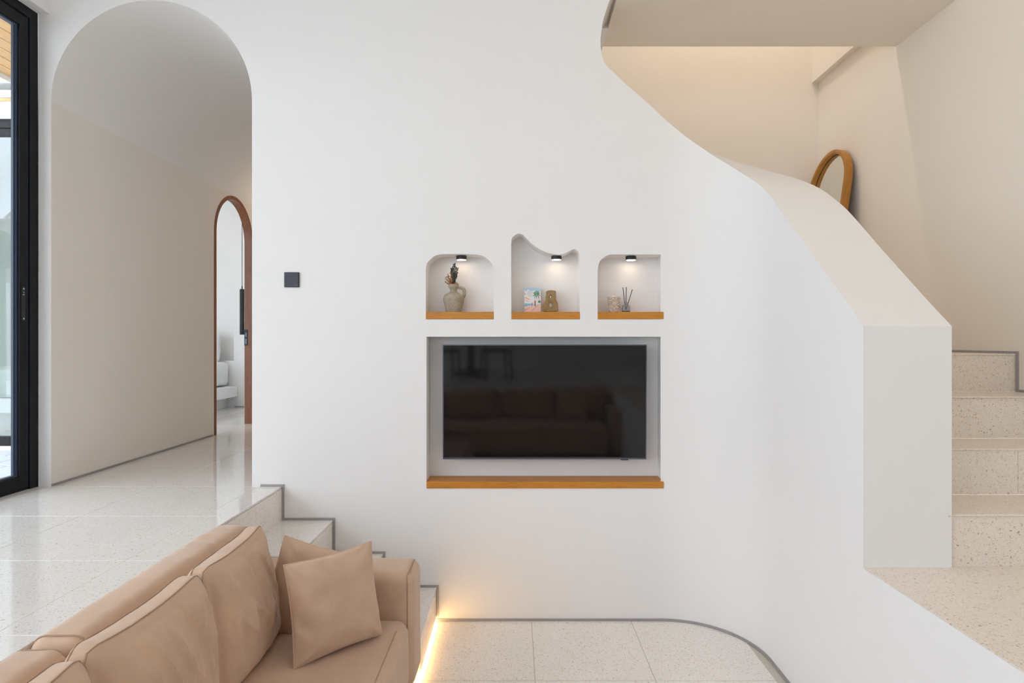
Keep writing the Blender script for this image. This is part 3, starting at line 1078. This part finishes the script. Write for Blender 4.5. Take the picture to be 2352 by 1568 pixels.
def back_cushion(seed, loc, rot, label, dims=(0.54, 0.185, 0.455)):
    s1 = 0.50
    seams = [[(-1, -s1, -0.9), (-1, -s1, 1), (1, -s1, 1), (1, -s1, -0.9)], [(-1, s1, -0.9), (-1, s1, 1), (1, s1, 1), (1, s1, -0.9)]]
    o, _ = soft_box('back_cushion', dims, 0.060, 'suede', seed, (0.010, 0.042, 0.006), 0.005, 5.0, (46, 6, 40), None, seams, seam_r=0.0022, shape=cushion_shape(seed, dims))
    o.location = loc
    o.rotation_euler = rot
    tag(o, label, 'cushion', 'back cushions on the tan sofa')
    return o
R = math.radians
back_cushion(11, (-1.068, 2.325, SZ - 0.005), (R(-1.5), 0, R(92)), 'tan back cushion beside the two square pillows on the sofa')
back_cushion(12, (-1.068, 1.785, SZ - 0.005), (R(-1.5), 0, R(88.5)), 'tan back cushion in the middle of the sofa row, creased front')
back_cushion(13, (-1.068, 1.245, SZ - 0.005), (R(-1.5), 0, R(90)), 'tan back cushion nearest the camera, cut by the bottom edge')

def pillow(name, w, h, th, mat, seed, n=34):
    """square scatter cushion with pointed corners, origin at the bottom centre"""
    m = MB()
    def pt(u, v, s):
        x = w / 2 * u * (1 - 0.055 * (1 - v * v) ** 1.2 * u * u)
        z = h / 2 * v * (1 - 0.055 * (1 - u * u) ** 1.2 * v * v)
        e = max(0.0, (1 - u ** 4) * (1 - v ** 4))
        y = th / 2 * (e ** 0.52) * (0.72 + 0.28 * (1 - u * u) * (1 - v * v))
        edge = max(abs(u), abs(v))
        q = Vector((x, 0, z))
        wv = 0.013 * noise.noise(Vector((u * 2.3, v * 2.3, seed + s))) + 0.0035 * noise.noise(Vector((u * 6, v * 6, seed + 3 * s)))
        ck = 0.0
        for cu in (-1, 1):
            for cv in (-1, 1):
                dx, dz = u - cu, v - cv
                dd = math.hypot(dx, dz)
                ck += math.sin(math.atan2(dz, dx) * 10 + seed) * math.exp(-dd * 2.6) * min(1, dd * 4)
        pk_ = 0.006 * math.sin((u if abs(v) > abs(u) else v) * 15 + seed + 2 * noise.noise(Vector((u * 3, v * 3, seed)))) * max(0, edge - 0.7) / 0.3 * (1 - edge) * 8
        y += (wv + 0.011 * ck + pk_) * min(1, e * 3)
        y = max(y, 0.0)
        return Vector((x, s * y, z + h / 2))
    def g(i):
        return math.sin((i / n * 2 - 1) * PI / 2)
    for s in (-1, 1):
        b = len(m.v)
        for i in range(n + 1):
            for j in range(n + 1):
                m.v.append(tuple(pt(g(i), g(j), s)))
        for i in range(n):
            for j in range(n):
                m.f.append((b + i * (n + 1) + j, b + (i + 1) * (n + 1) + j, b + (i + 1) * (n + 1) + j + 1, b + i * (n + 1) + j + 1))
    o = m.build(name, M[mat], None, smooth=80)
    ed = [pt(g(i), -1, 1) for i in range(n)] + [pt(1, g(j), 1) for j in range(n)] + [pt(g(n - i), 1, 1) for i in range(n)] + [pt(-1, g(n - j), 1) for j in range(n)]
    MB().tube(ed, 0.0032, 6, closed=True).build('piping', M['suede'], o, smooth=60)
    return o
p1 = pillow('square_pillow', 0.383, 0.375, 0.15, 'suede', 2)
p1.matrix_world = Matrix.Translation((-0.690, 2.405, SZ + 0.010)) @ Matrix.Rotation(R(46), 4, 'Z') @ Matrix.Rotation(R(-13), 4, 'X')
tag(p1, 'tan square scatter pillow standing in front on the seat', 'pillow', 'square pillows on the tan sofa')
p2 = pillow('square_pillow', 0.375, 0.40, 0.14, 'suede', 5)
p2.matrix_world = Matrix.Translation((-0.875, 2.625, 0.560)) @ Matrix.Rotation(R(12), 4, 'Z') @ Matrix.Rotation(R(-7), 4, 'X') @ Matrix.Rotation(R(18), 4, 'Y') @ Matrix.Translation((0, 0, -0.20))
tag(p2, 'tan square scatter pillow tilted behind the other one against the arm', 'pillow', 'square pillows on the tan sofa')

# ------------------------------------------------------------------ television in its recess
TVW, TVH = 1.213, 0.683
tv = thing('television', 'large black flat television hung in the wall recess', 'television', (0.1735, 3.632, 1.283), (R(1.3), 0, 0))
MB().box(-TVW / 2, TVW / 2, 0.0, 0.045, -TVH / 2, TVH / 2).build('housing', M['tv_black'], tv, bevel=0.004)
MB().box(-TVW / 2 + 0.007, TVW / 2 - 0.007, -0.0015, 0.002, -TVH / 2 + 0.014, TVH / 2 - 0.006).build('screen', M['tv_screen'], tv)
MB().box(-TVW / 2, TVW / 2, -0.004, 0.002, -TVH / 2 - 0.001, -TVH / 2 + 0.007).build('lower_bezel', M['tv_silver'], tv, bevel=0.001)
m = MB()
m.box(-TVW / 2 - 0.001, TVW / 2 + 0.001, -0.003, 0.003, TVH / 2 - 0.004, TVH / 2 + 0.001)
m.box(-TVW / 2 - 0.001, -TVW / 2 + 0.004, -0.003, 0.003, -TVH / 2, TVH / 2)
m.box(TVW / 2 - 0.004, TVW / 2 + 0.001, -0.003, 0.003, -TVH / 2, TVH / 2)
m.build('bezel', M['tv_silver'], tv, weld=False)
MB().box(0.455, 0.50, -0.003, 0.012, -TVH / 2 - 0.006, -TVH / 2 - 0.0005).build('sensor', M['tv_black'], tv, bevel=0.001)
MB().box(-0.15, 0.15, 0.044, 0.107, -0.12, 0.12).build('bracket', M['black_matt'], tv)

# ------------------------------------------------------------------ wooden shelves
def shelf(x0, x1, y0, y1, label, cat='shelf', proud=0.004):
    a = P(x0, y0, W)
    b = P(x1, y1, W)
    o = MB().box(-(b.x - a.x) / 2 + 0.0005, (b.x - a.x) / 2 - 0.0005, -(proud + DEP) / 2, (proud + DEP) / 2, 0, a.z - b.z).build('wooden_shelf', M['teak'], None, bevel=0.003)
    o.location = ((a.x + b.x) / 2, W + (DEP - proud) / 2, b.z)
    tag(o, label, cat, 'wooden niche shelves')
    return o
shelf(978, 1134, 716, 732.6, 'honey coloured wooden shelf under the jug in the first niche')
shelf(1174.5, 1332, 716, 732.6, 'honey coloured wooden shelf under the card and the pierced vase')
shelf(1372.6, 1524.5, 716, 732.6, 'honey coloured wooden shelf under the reed diffuser')
shelf(979.5, 1524.5, 1105, 1121, 'long honey coloured wooden shelf below the television', proud=0.006)
SHZ = P(0, 716, W).z

# puck lights
def puck(px, ceil_py, label):
    y = W + 0.075
    c = P(px, 0, y)
    zc = P(0, ceil_py, W).z
    o = thing('puck_light', label, 'light', (c.x, y, zc - 0.024), group='puck lights in the niches')
    MB().lathe([(0.0285, 0.001), (0.0315, 0.0), (0.0315, 0.021), (0.030, 0.0225), (0.012, 0.0228), (0.012, 0.026)], 32).build('housing', M['black_matt'], o, smooth=35)
    MB().lathe([(0.027, -0.0015), (0.0285, -0.0005), (0.0285, 0.002)], 32).build('lens', M['lamp_warm'], o, smooth=35)
    l = bpy.data.lights.new('puck_glow', 'AREA')
    l.shape = 'DISK'
    l.size = 0.05
    l.energy = 0.035
    l.color = (1.0, 0.72, 0.45)
    lo_ = bpy.data.objects.new('puck_glow', l)
    COL.objects.link(lo_)
    lo_.parent = o
    lo_.location = (0, 0, -0.004)
    return o
puck(1060, 583.4, 'small black puck light above the jug')
puck(1278, 583.2, 'small black puck light under the wavy niche top')
puck(1449, 584, 'small black puck light above the reed diffuser')

# ------------------------------------------------------------------ niche ornaments
NY = 3.668
S1 = F / NY   # pixels per metre at the ornaments
def at(px):
    return (px - 1184) * NY / F
# jug
jx = at(1041.8)
jug = thing('clay_jug', 'weathered grey clay jug with a handle in the left niche', 'jug', (jx, NY, SHZ))
k9 = 1 / 9.22 / S1
pr = [(0, 0.0), (150, 0), (158, 8), (175, 80), (196, 160), (212, 230), (219, 275), (214, 315), (197, 355), (160, 390), (105, 418), (78, 440), (72, 465), (82, 500), (100, 530), (107, 540), (108, 585), (104, 592), (88, 592), (80, 560), (60, 500), (0, 480)]
jp = catmull([(r * k9, z * k9, 0) for r, z in pr[1:-1]], 3)
MB().lathe([(max(0.0005, p.x), p.y) for p in jp], 40).build('body', M['jug_clay'], jug, smooth=50)
hp = catmull([(95 * k9, 0, 520 * k9), (150 * k9, 0, 525 * k9), (215 * k9, 0, 490 * k9), (232 * k9, 0, 420 * k9), (218 * k9, 0, 350 * k9), (185 * k9, 0, 315 * k9)], 5)
MB().tube(hp, [0.0085 + 0.002 * math.sin(PI * i / (len(hp) - 1)) for i in range(len(hp))], 12).build('handle', M['jug_clay'], jug, smooth=60)
# dried bouquet in the jug
bq = thing('dried_bouquet', 'dried bouquet of dark leaves and rust sprigs standing in the jug', 'dried flowers', (jx, NY, SHZ + 0.13))
rng = random.Random(21)
stm = MB()
lvs = MB()
brn = MB()
pnk = MB()
def leaf(mb, c, d, ln, wd, up_):
    d = d.normalized()
    s = d.cross(up_)
    if s.length < 1e-3:
        s = d.orthogonal()
    s.normalize()
    nrm = s.cross(d)
    a, b = c, c + d * ln
    mid = c + d * ln * 0.5
    mb.add([a, mid + s * wd + nrm * 0.0008, b, mid - s * wd + nrm * 0.0008, mid - nrm * 0.0012], [(0, 1, 4), (1, 2, 4), (2, 3, 4), (3, 0, 4), (0, 3, 2, 1)])
top0 = 0.165 - 0.13
for (tx_, tz_, ty_) in ((0.004, 0.156, 0.0), (0.021, 0.136, 0.008), (-0.010, 0.128, -0.006), (0.018, 0.102, -0.01), (-0.004, 0.10, 0.01)):
    pts = catmull([(0.0, 0, 0.0), (tx_ * 0.2, ty_ * 0.3, tz_ * 0.45), (tx_ * 0.6, ty_ * 0.8, tz_ * 0.75), (tx_, ty_, tz_)], 5)
    stm.tube(pts, 0.0011, 5)
    for i in range(4, len(pts)):
        for s in (-1, 1):
            dd = Vector((s * rng.uniform(0.4, 1.0), rng.uniform(-0.7, 0.7), rng.uniform(0.3, 1.0)))
            leaf(lvs, Vector(pts[i]), dd, rng.uniform(0.011, 0.018), rng.uniform(0.0034, 0.0056), Vector((rng.uniform(-.3, .3), -1, rng.uniform(-.3, .3))))
for k in range(15):
    tx_ = -rng.uniform(0.004, 0.056)
    tz_ = rng.uniform(0.055, 0.140) if tx_ > -0.03 else rng.uniform(0.05, 0.105)
    ty_ = rng.uniform(-0.02, 0.012)
    pts = catmull([(0, 0, 0), (tx_ * 0.35, ty_ * .4, tz_ * 0.5), (tx_, ty_, tz_)], 7)
    brn.tube(pts, 0.0007, 4)
    for i in range(5, len(pts)):
        for s in range(2):
            dd = Vector((rng.uniform(-1, 0.6), rng.uniform(-1, 1), rng.uniform(-0.2, 1)))
            leaf(brn, Vector(pts[i]), dd, rng.uniform(0.006, 0.011), rng.uniform(0.0014, 0.0026), Vector((0, -1, 0.2)))
for k in range(5):
    tx_ = rng.uniform(0.012, 0.034)
    tz_ = rng.uniform(0.045, 0.068)
    pts = catmull([(0, 0, 0), (tx_ * 0.3, -.004, tz_ * 0.75), (tx_, -0.008 * k / 4, tz_ - 0.01)], 6)
    pnk.tube(pts, 0.0007, 4)
    for i in range(4, len(pts)):
        for s in range(2):
            leaf(pnk, Vector(pts[i]), Vector((rng.uniform(-.5, 1), rng.uniform(-1, 1), rng.uniform(-.4, .8))), 0.007, 0.002, Vector((0, -1, 0.1)))
stm.build('stems', M['leaf_dark'], bq, weld=False, smooth=60)
lvs.build('dark_leaves', M['leaf_dark'], bq, weld=False)
brn.build('rust_sprigs', M['leaf_brown'], bq, weld=False)
pnk.build('pale_sprigs', M['leaf_pink'], bq, weld=False)

# greeting card with a beach picture
cw, ch = 0.100, 0.151
ca = thing('picture_card', 'upright card with a beach, palm and two walking figures', 'card', (at(1224), NY + 0.01, SHZ), (R(-5), 0, R(7)))
MB().box(-cw / 2, cw / 2, 0, 0.010, 0, ch).build('board', M['paper'], ca, bevel=0.0008, seg=1)
def decal(name, mat, polys, lay):
    m = MB()
    for pl_ in polys:
        v_, f_ = fill(pl_, [])
        m.add([(-cw / 2 + x * cw, -0.0003 * lay, y * ch) for x, y in v_], f_)
    m.build(name, M[mat], ca, weld=False)
def blob(cx, cy, rx, ry, n=14, rot=0.0):
    return [(cx + rx * math.cos(2 * PI * k / n) * math.cos(rot) - ry * math.sin(2 * PI * k / n) * math.sin(rot), cy + rx * math.cos(2 * PI * k / n) * math.sin(rot) + ry * math.sin(2 * PI * k / n) * math.cos(rot)) for k in range(n)]
decal('printed_sky', 'ink_sky', [[(0.0, 1.0), (0.0, 0.90), (0.12, 0.86), (0.22, 0.93), (0.40, 0.86), (0.62, 0.90), (0.80, 0.80), (1.0, 0.86), (1.0, 1.0)]], 1)
decal('printed_cloud', 'ink_peach', [[(0.0, 0.80), (0.10, 0.74), (0.0, 0.70)], [(0.02, 0.64), (0.16, 0.60), (0.42, 0.50), (0.24, 0.52), (0.05, 0.56)], [(0.0, 0.52), (0.20, 0.47), (0.34, 0.44), (0.1, 0.45)]], 1)
decal('printed_sea', 'ink_sea', [[(0.0, 0.37), (0.50, 0.36), (0.62, 0.33), (0.30, 0.28), (0.0, 0.22)]], 1)
decal('printed_sand', 'ink_sand', [[(0.0, 0.0), (0.0, 0.20), (0.32, 0.27), (0.62, 0.32), (1.0, 0.36), (1.0, 0.0)]], 1)
decal('printed_path', 'ink_pink', [[(0.30, 0.0), (0.42, 0.0), (0.80, 0.28), (0.92, 0.33), (0.70, 0.26)], [(0.0, 0.05), (0.0, 0.12), (0.42, 0.25), (0.3, 0.19)]], 2)
fr_ = []
for a in (20, 55, 90, 125, 160, 200, 235, 270, 310, 345):
    a = R(a)
    c = (0.74, 0.76)
    d = (math.cos(a), math.sin(a) * 0.75)
    nrm = (-d[1], d[0])
    L = 0.26
    fr_.append([c, (c[0] + d[0] * L * .5 + nrm[0] * .035, c[1] + d[1] * L * .5 + nrm[1] * .035), (c[0] + d[0] * L, c[1] + d[1] * L - 0.05), (c[0] + d[0] * L * .5 - nrm[0] * .03, c[1] + d[1] * L * .5 - nrm[1] * .03)])
fr_ = [[(min(0.985, x), y) for x, y in q] for q in fr_]
decal('printed_palm', 'ink_green', fr_ + [blob(0.90, 0.44, 0.085, 0.05)], 3)
decal('printed_trunk', 'ink_pink', [[(0.73, 0.76), (0.76, 0.77), (0.90, 0.55), (0.99, 0.40), (0.95, 0.41), (0.86, 0.55)]], 2)
decal('printed_figures', 'ink_red', [blob(0.645, 0.425, 0.05, 0.05), [(0.43, 0.33), (0.48, 0.33), (0.475, 0.38), (0.435, 0.38)]], 4)
decal('printed_legs', 'ink_navy', [[(0.61, 0.26), (0.67, 0.26), (0.68, 0.38), (0.61, 0.38)], blob(0.645, 0.49, 0.022, 0.016), [(0.44, 0.26), (0.47, 0.26), (0.475, 0.33), (0.435, 0.33)], blob(0.455, 0.395, 0.018, 0.013)], 4)
tl = []
rng = random.Random(3)
for row in range(7):
    x = 0.19 + 0.03 * (row == 6)
    yy = 0.845 - row * 0.034
    while x < 0.44:
        wl_ = rng.uniform(0.02, 0.06)
        tl.append([(x, yy), (x + wl_, yy), (x + wl_, yy + 0.008), (x, yy + 0.008)])
        x += wl_ + 0.018
decal('printed_lines', 'ink_grey', tl, 4)

# pierced organic vase
def outline_obj(name, outer_, holes_, ext, bev, mat, parent):
    cu = bpy.data.curves.new(name, 'CURVE')
    cu.dimensions = '2D'
    cu.fill_mode = 'BOTH'
    cu.extrude = ext
    cu.bevel_depth = bev
    cu.bevel_resolution = 5
    for lp in [outer_] + holes_:
        sp_ = cu.splines.new('POLY')
        sp_.points.add(len(lp) - 1)
        for p_, (x, y) in zip(sp_.points, lp):
            p_.co = (x, y, 0, 1)
        sp_.use_cyclic_u = True
    tmp = bpy.data.objects.new('outline', cu)
    COL.objects.link(tmp)
    dg = bpy.context.evaluated_depsgraph_get()
    me = bpy.data.meshes.new_from_object(tmp.evaluated_get(dg))
    bpy.data.objects.remove(tmp)
    bpy.data.curves.remove(cu)
    me.transform(Matrix.Rotation(PI / 2, 4, 'X'))
    bm = bmesh.new()
    bm.from_mesh(me)
    bmesh.ops.remove_doubles(bm, verts=bm.verts, dist=1e-5)
    bm.to_mesh(me)
    bm.free()
    return link(name, me, M[mat], parent, 50)
k7 = 1 / 7.126 / S1
vo_ = [(650, 1394), (628, 1350), (620, 1300), (632, 1250), (664, 1200), (668, 1130), (690, 1090), (696, 1046), (812, 1046), (816, 1090), (828, 1130), (832, 1190), (852, 1240), (862, 1300), (858, 1350), (838, 1394)]
inset = 0.010
cxv, cyv = 742, 1394
def cv(pts, grow=0.0):
    q = [((x - cxv) * k7, (cyv - y) * k7) for x, y in pts]
    c = (sum(a for a, b in q) / len(q), sum(b for a, b in q) / len(q))
    out = []
    for x, y in q:
        d = Vector((x - c[0], y - c[1]))
        d = d * max(0.001, d.length + grow) / d.length
        out.append((c[0] + d.x, c[1] + d.y))
    return [(p.x, p.y) for p in catmull([(a, b, 0) for a, b in out], 4, True)]
ring_pts = lambda cx_, cy_, rx, ry: [(cx_ + rx * math.cos(2 * PI * i / 12), cy_ + ry * math.sin(2 * PI * i / 12)) for i in range(12)]
pv = thing('pierced_vase', 'brown textured clay vase with two round openings', 'vase', (at(1264), NY, SHZ))
ov = outline_obj('body', cv(vo_, -0.008), [cv(ring_pts(746, 1148, 14, 25), 0.008), cv(ring_pts(748, 1284, 27, 38), 0.008)], 0.010, 0.0082, 'vase_clay', pv)
zmin = min(v.co.z for v in ov.data.vertices)
for v in ov.data.vertices:
    v.co.z -= zmin

# shell covered candle and reed diffuser
sc_ = thing('shell_candle', 'candle holder crusted with small white and brown shells', 'candle', (at(1410.5), NY, SHZ))
k5 = 1 / 9.506 / S1
ch_ = 330 * k5
MB().lathe([(118 * k5, 0), (118 * k5, 0.002), (138 * k5, ch_), (126 * k5, ch_), (120 * k5, ch_ - 0.006)], 32).build('cup', M['shell_brown'], sc_, smooth=40)
MB().lathe([(122 * k5, ch_ - 0.005), (60 * k5, ch_ + 0.004), (26 * k5, ch_ + 0.008), (10 * k5, ch_ + 0.013), (5 * k5, ch_ + 0.016)], 24).build('wax', M['candle_wax'], sc_, smooth=60)
MB().tube([(0, 0, ch_ + 0.013), (0.0006, 0, ch_ + 0.024)], 0.0007, 6).build('wick', M['shell_brown'], sc_)
rng = random.Random(9)
for nm, mat, cnt in (('white_shells', 'shell', 850), ('brown_shells', 'shell_brown', 260)):
    m = MB()
    for i in range(cnt):
        a = rng.uniform(0, 2 * PI)
        z = rng.uniform(0.002, ch_ - 0.001)
        rr = (118 + 20 * z / ch_) * k5
        c = Vector((math.cos(a) * rr, math.sin(a) * rr, z))
        s_ = rng.uniform(0.0026, 0.0048)
        rot = Matrix.Rotation(rng.uniform(0, 6), 3, 'X') @ Matrix.Rotation(rng.uniform(0, 6), 3, 'Z')
        vs = [Vector((1, 0, 0)), Vector((-1, 0, 0)), Vector((0, .6, 0)), Vector((0, -.6, 0)), Vector((0, 0, .55)), Vector((0, 0, -.55))]
        m.add([c + rot @ (v * s_) for v in vs], [(0, 2, 4), (2, 1, 4), (1, 3, 4), (3, 0, 4), (2, 0, 5), (1, 2, 5), (3, 1, 5), (0, 3, 5)])
    m.build(nm, M[mat], sc_, weld=False, kind='stuff')
df = thing('reed_diffuser', 'small clear glass reed diffuser with three black sticks', 'diffuser', (at(1437.3), NY - 0.005, SHZ))
bp = [(86, 0), (90, 6), (90, 110), (84, 140), (60, 160), (36, 172), (32, 190), (32, 215), (44, 218), (44, 224), (26, 226), (24, 190), (30, 170), (78, 138), (84, 110), (84, 12), (2, 9)]
MB().lathe([(r * k5, z * k5) for r, z in bp], 32).build('bottle', M['glass_bottle'], df, smooth=40)
MB().lathe([(82 * k5, 12.5 * k5), (83 * k5, 14 * k5), (83 * k5, 32 * k5), (80 * k5, 33 * k5)], 32).build('oil', M['reed_black'], df, smooth=40)
for (x0, z0, x1, z1, yy) in ((-8, 60, -62, 548, 0.003), (-4, 55, 4, 550, -0.003), (10, 80, 140, 500, 0.0)):
    MB().tube([(x0 * k5, yy, z0 * k5), (x1 * k5, yy * 2, z1 * k5)], 0.0021, 8).build('reed', M['reed_black'], df)

# wall switch
sw = thing('wall_switch', 'square dark grey switch plate on the white wall', 'switch', (*P(671, 642.5, W)[:2], P(671, 642.5, W).z))
hs = 17.2 / 390
MB().box(-hs, hs, -0.010, 0.0, -hs, hs).build('plate', M['anthracite'], sw, bevel=0.003, seg=3)
MB().box(-hs + 0.004, hs - 0.004, -0.0125, -0.009, -hs + 0.006, hs - 0.004).build('rocker', M['anthracite'], sw, bevel=0.0015)
MB().box(0.018, 0.036, -0.0130, -0.0120, -hs + 0.008, -hs + 0.0105).build('mark', M['tv_silver'], sw)

# ------------------------------------------------------------------ arched mirror on the upper landing
mw, mr, mh = 0.60, 0.30, 1.60
lean = 8.0
mi = thing('arched_mirror', 'tall arched mirror in a honey wooden frame leaning on the landing wall', 'mirror')
mi.matrix_world = Matrix.Translation((RX - 0.008 - mh * math.sin(R(lean)), 4.91, LZ + 0.003)) @ Matrix.Rotation(-PI / 2, 4, 'Z') @ Matrix.Rotation(R(-lean), 4, 'X')
def mir(r, y, base):
    pts = [(-r, y, base)]
    for k in range(33):
        a = PI - PI * k / 32
        pts.append((r * math.cos(a), y, mh - mr + r * math.sin(a)))
    pts.append((r, y, base))
    return pts
fwid, fdep = 0.032, 0.055
m = MB()
A, B = mir(mr, -fdep, 0), mir(mr - fwid, -fdep, fwid)
C_, D = mir(mr - fwid, -0.02, fwid), mir(mr, 0.0, 0)
E_ = mir(mr - fwid, 0.0, fwid)
m.strip(A, B, True).strip(B, C_, True).strip(C_, E_, True).strip(E_, D, True).strip(D, A, True)
m.build('frame', M['teak_mirror'], mi, smooth=40, bevel=0.003, seg=2)
gp = mir(mr - fwid + 0.003, -0.018, fwid - 0.003)
v_, f_ = fill([(x, z) for x, y, z in gp], [])
MB().add([(x, -0.018, z) for x, z in v_], f_).build('glass', M['mirror_glass'], mi)
v_, f_ = fill([(x, z) for x, y, z in mir(mr - 0.006, 0, 0.006)], [])
MB().add([(x, -0.002, z) for x, z in v_], f_).build('backing', M['dark_wood'], mi)
m = MB().strip(mir(mr - fwid - 0.0005, -0.019, fwid), mir(mr - fwid - 0.006, -0.019, fwid + 0.006))
m.build('liner', M['black_matt'], mi)

# ------------------------------------------------------------------ furniture behind the camera, mirrored in the television
rs = thing('sofa', 'tan suede sofa facing the television, seen only mirrored in its screen', 'sofa', (0.15, -0.65, 0))
o, _ = soft_box('backrest', (2.5, 0.2, 0.715), 0.07, 'suede', 31, (0, 0, 0), 0.003, 4, (20, 4, 8), rs)
put(o, 0, -0.36, 0.06, par=rs)
o, _ = soft_box('seat', (2.2, 0.70, 0.34), 0.05, 'suede', 32, (0, 0.01, 0.015), 0.003, 4, (20, 8, 6), rs, [[(-0.35, 1, -1), (-0.35, 1, 1), (-0.35, -1, 1)]])
put(o, -0.1, 0.10, 0.075, par=rs)
o, _ = soft_box('armrest', (0.24, 0.86, 0.54), 0.05, 'suede', 33, (0, 0, 0), 0.003, 4, (6, 12, 8), rs)
put(o, 1.15, 0.0, 0.06, par=rs)
for (x, y) in ((-1.1, -0.3), (1.15, -0.3), (-1.1, 0.3), (1.15, 0.3)):
    q = MB().box(-0.03, 0.03, -0.03, 0.03, 0, 0.07).build('foot', M['black_matt'], rs)
    put(q, x, y, 0, par=rs)
for sd, x, lab in ((41, -0.55, 'left'), (42, 0.18, 'middle')):
    o, _ = soft_box('back_cushion', (0.68, 0.17, 0.40), 0.075, 'suede', sd, (0.01, 0.04, 0.01), 0.008, 5, (16, 4, 12))
    o.location = (x, -0.80, 0.42)
    o.rotation_euler = (R(6), 0, 0)
    tag(o, 'tan back cushion on the ' + lab + ' of the mirrored sofa', 'cushion')
for sd, x, y, rz, lab in ((51, 0.98, -0.78, -8, 'tan square pillow tucked against the arm of the mirrored sofa'), (52, 0.72, -0.58, 20, 'tan square pillow standing forward on the mirrored sofa')):
    o = pillow('square_pillow', 0.42, 0.42, 0.14, 'suede', sd, 18)
    o.location = (x, y, 0.425)
    o.rotation_euler = (R(14), 0, R(rz))
    tag(o, lab, 'pillow')
tb = thing('dining_table', 'round dark wooden dining table mirrored in the television', 'table', (-0.75, -3.0, UP))
MB().lathe([(0.60, 0.70), (0.65, 0.71), (0.65, 0.74), (0.63, 0.75)], 48).build('top', M['dark_wood'], tb, smooth=35)
MB().lathe([(0.28, 0.0), (0.27, 0.03), (0.06, 0.06), (0.05, 0.66), (0.2, 0.70)], 24).build('pedestal', M['dark_wood'], tb, smooth=35)
def chair(x, y, rz, lab):
    c = thing('dining_chair', lab, 'chair', (x, y, UP), (0, 0, R(rz)), 'dining chairs')
    MB().box(-0.21, 0.21, -0.2, 0.2, 0.43, 0.465).build('seat', M['dark_wood'], c, bevel=0.01)
    for sx in (-1, 1):
        for sy in (-1, 1):
            MB().tube([(sx * 0.21, sy * 0.2, 0), (sx * 0.18, sy * 0.17, 0.44)], 0.017, 8).build('leg', M['dark_wood'], c)
    MB().tube([(-0.2, -0.2, 0.46), (-0.21, -0.25, 0.70), (0, -0.29, 0.74), (0.21, -0.25, 0.70), (0.2, -0.2, 0.46)], 0.016, 8).build('backrest', M['dark_wood'], c, smooth=60)
chair(-1.1, -2.1, 190, 'dark wooden chair on the left of the mirrored table')
chair(-0.3, -2.15, 165, 'dark wooden chair on the right of the mirrored table')

# warm recessed ceiling lights above the stairs side of the lounge; hall and bedroom lamps are added fill
def downlight(x, y, z, watts, lab, col=(1.0, 0.74, 0.46)):
    o = thing('ceiling_downlight', lab, 'light', (x, y, z), group='ceiling downlights')
    MB().lathe([(0.085, -0.006), (0.09, 0.0), (0.09, 0.03), (0.03, 0.035)], 32).build('housing', M['plaster_white'], o, smooth=35)
    MB().lathe([(0.06, -0.008), (0.072, -0.0065), (0.072, -0.001)], 32).build('lens', M['lamp_warm'], o, smooth=35)
    l = bpy.data.lights.new('downlight_glow', 'AREA')
    l.shape = 'DISK'
    l.size = 0.13
    l.energy = watts
    l.color = col
    q = bpy.data.objects.new('downlight_glow', l)
    COL.objects.link(q)
    q.parent = o
    q.location = (0, 0, -0.012)
downlight(1.75, 0.6, CEIL - 0.036, LAMP, 'recessed ceiling downlight above the lower landing')
downlight(1.55, 2.35, CEIL - 0.036, LAMP, 'recessed ceiling downlight nearest the stair opening')
downlight(-0.3, 1.6, CEIL - 0.036, LAMP * 0.5, 'recessed ceiling downlight above the lounge floor')
downlight(1.2, 4.72, 6.1 - 0.036, 17, 'recessed ceiling downlight high above the stair landing', (1.0, 0.95, 0.87))
downlight(2.1, 4.72, 6.1 - 0.036, 17, 'recessed ceiling downlight high above the arched mirror', (1.0, 0.95, 0.87))
downlight(-2.14, 6.6, AZ + AR - 0.05, 4.5, 'unseen fill lamp added to warm and brighten the vaulted hall', (1.0, 0.78, 0.58))  # added fill, out of view: gives the hall its warm tint
downlight(-4.0, 6.6, 3.75 - 0.036, 9, 'unseen fill lamp added to warm the bedroom walls', (1.0, 0.74, 0.48))  # added fill, out of view: offsets the blue daylight on the bedroom wall
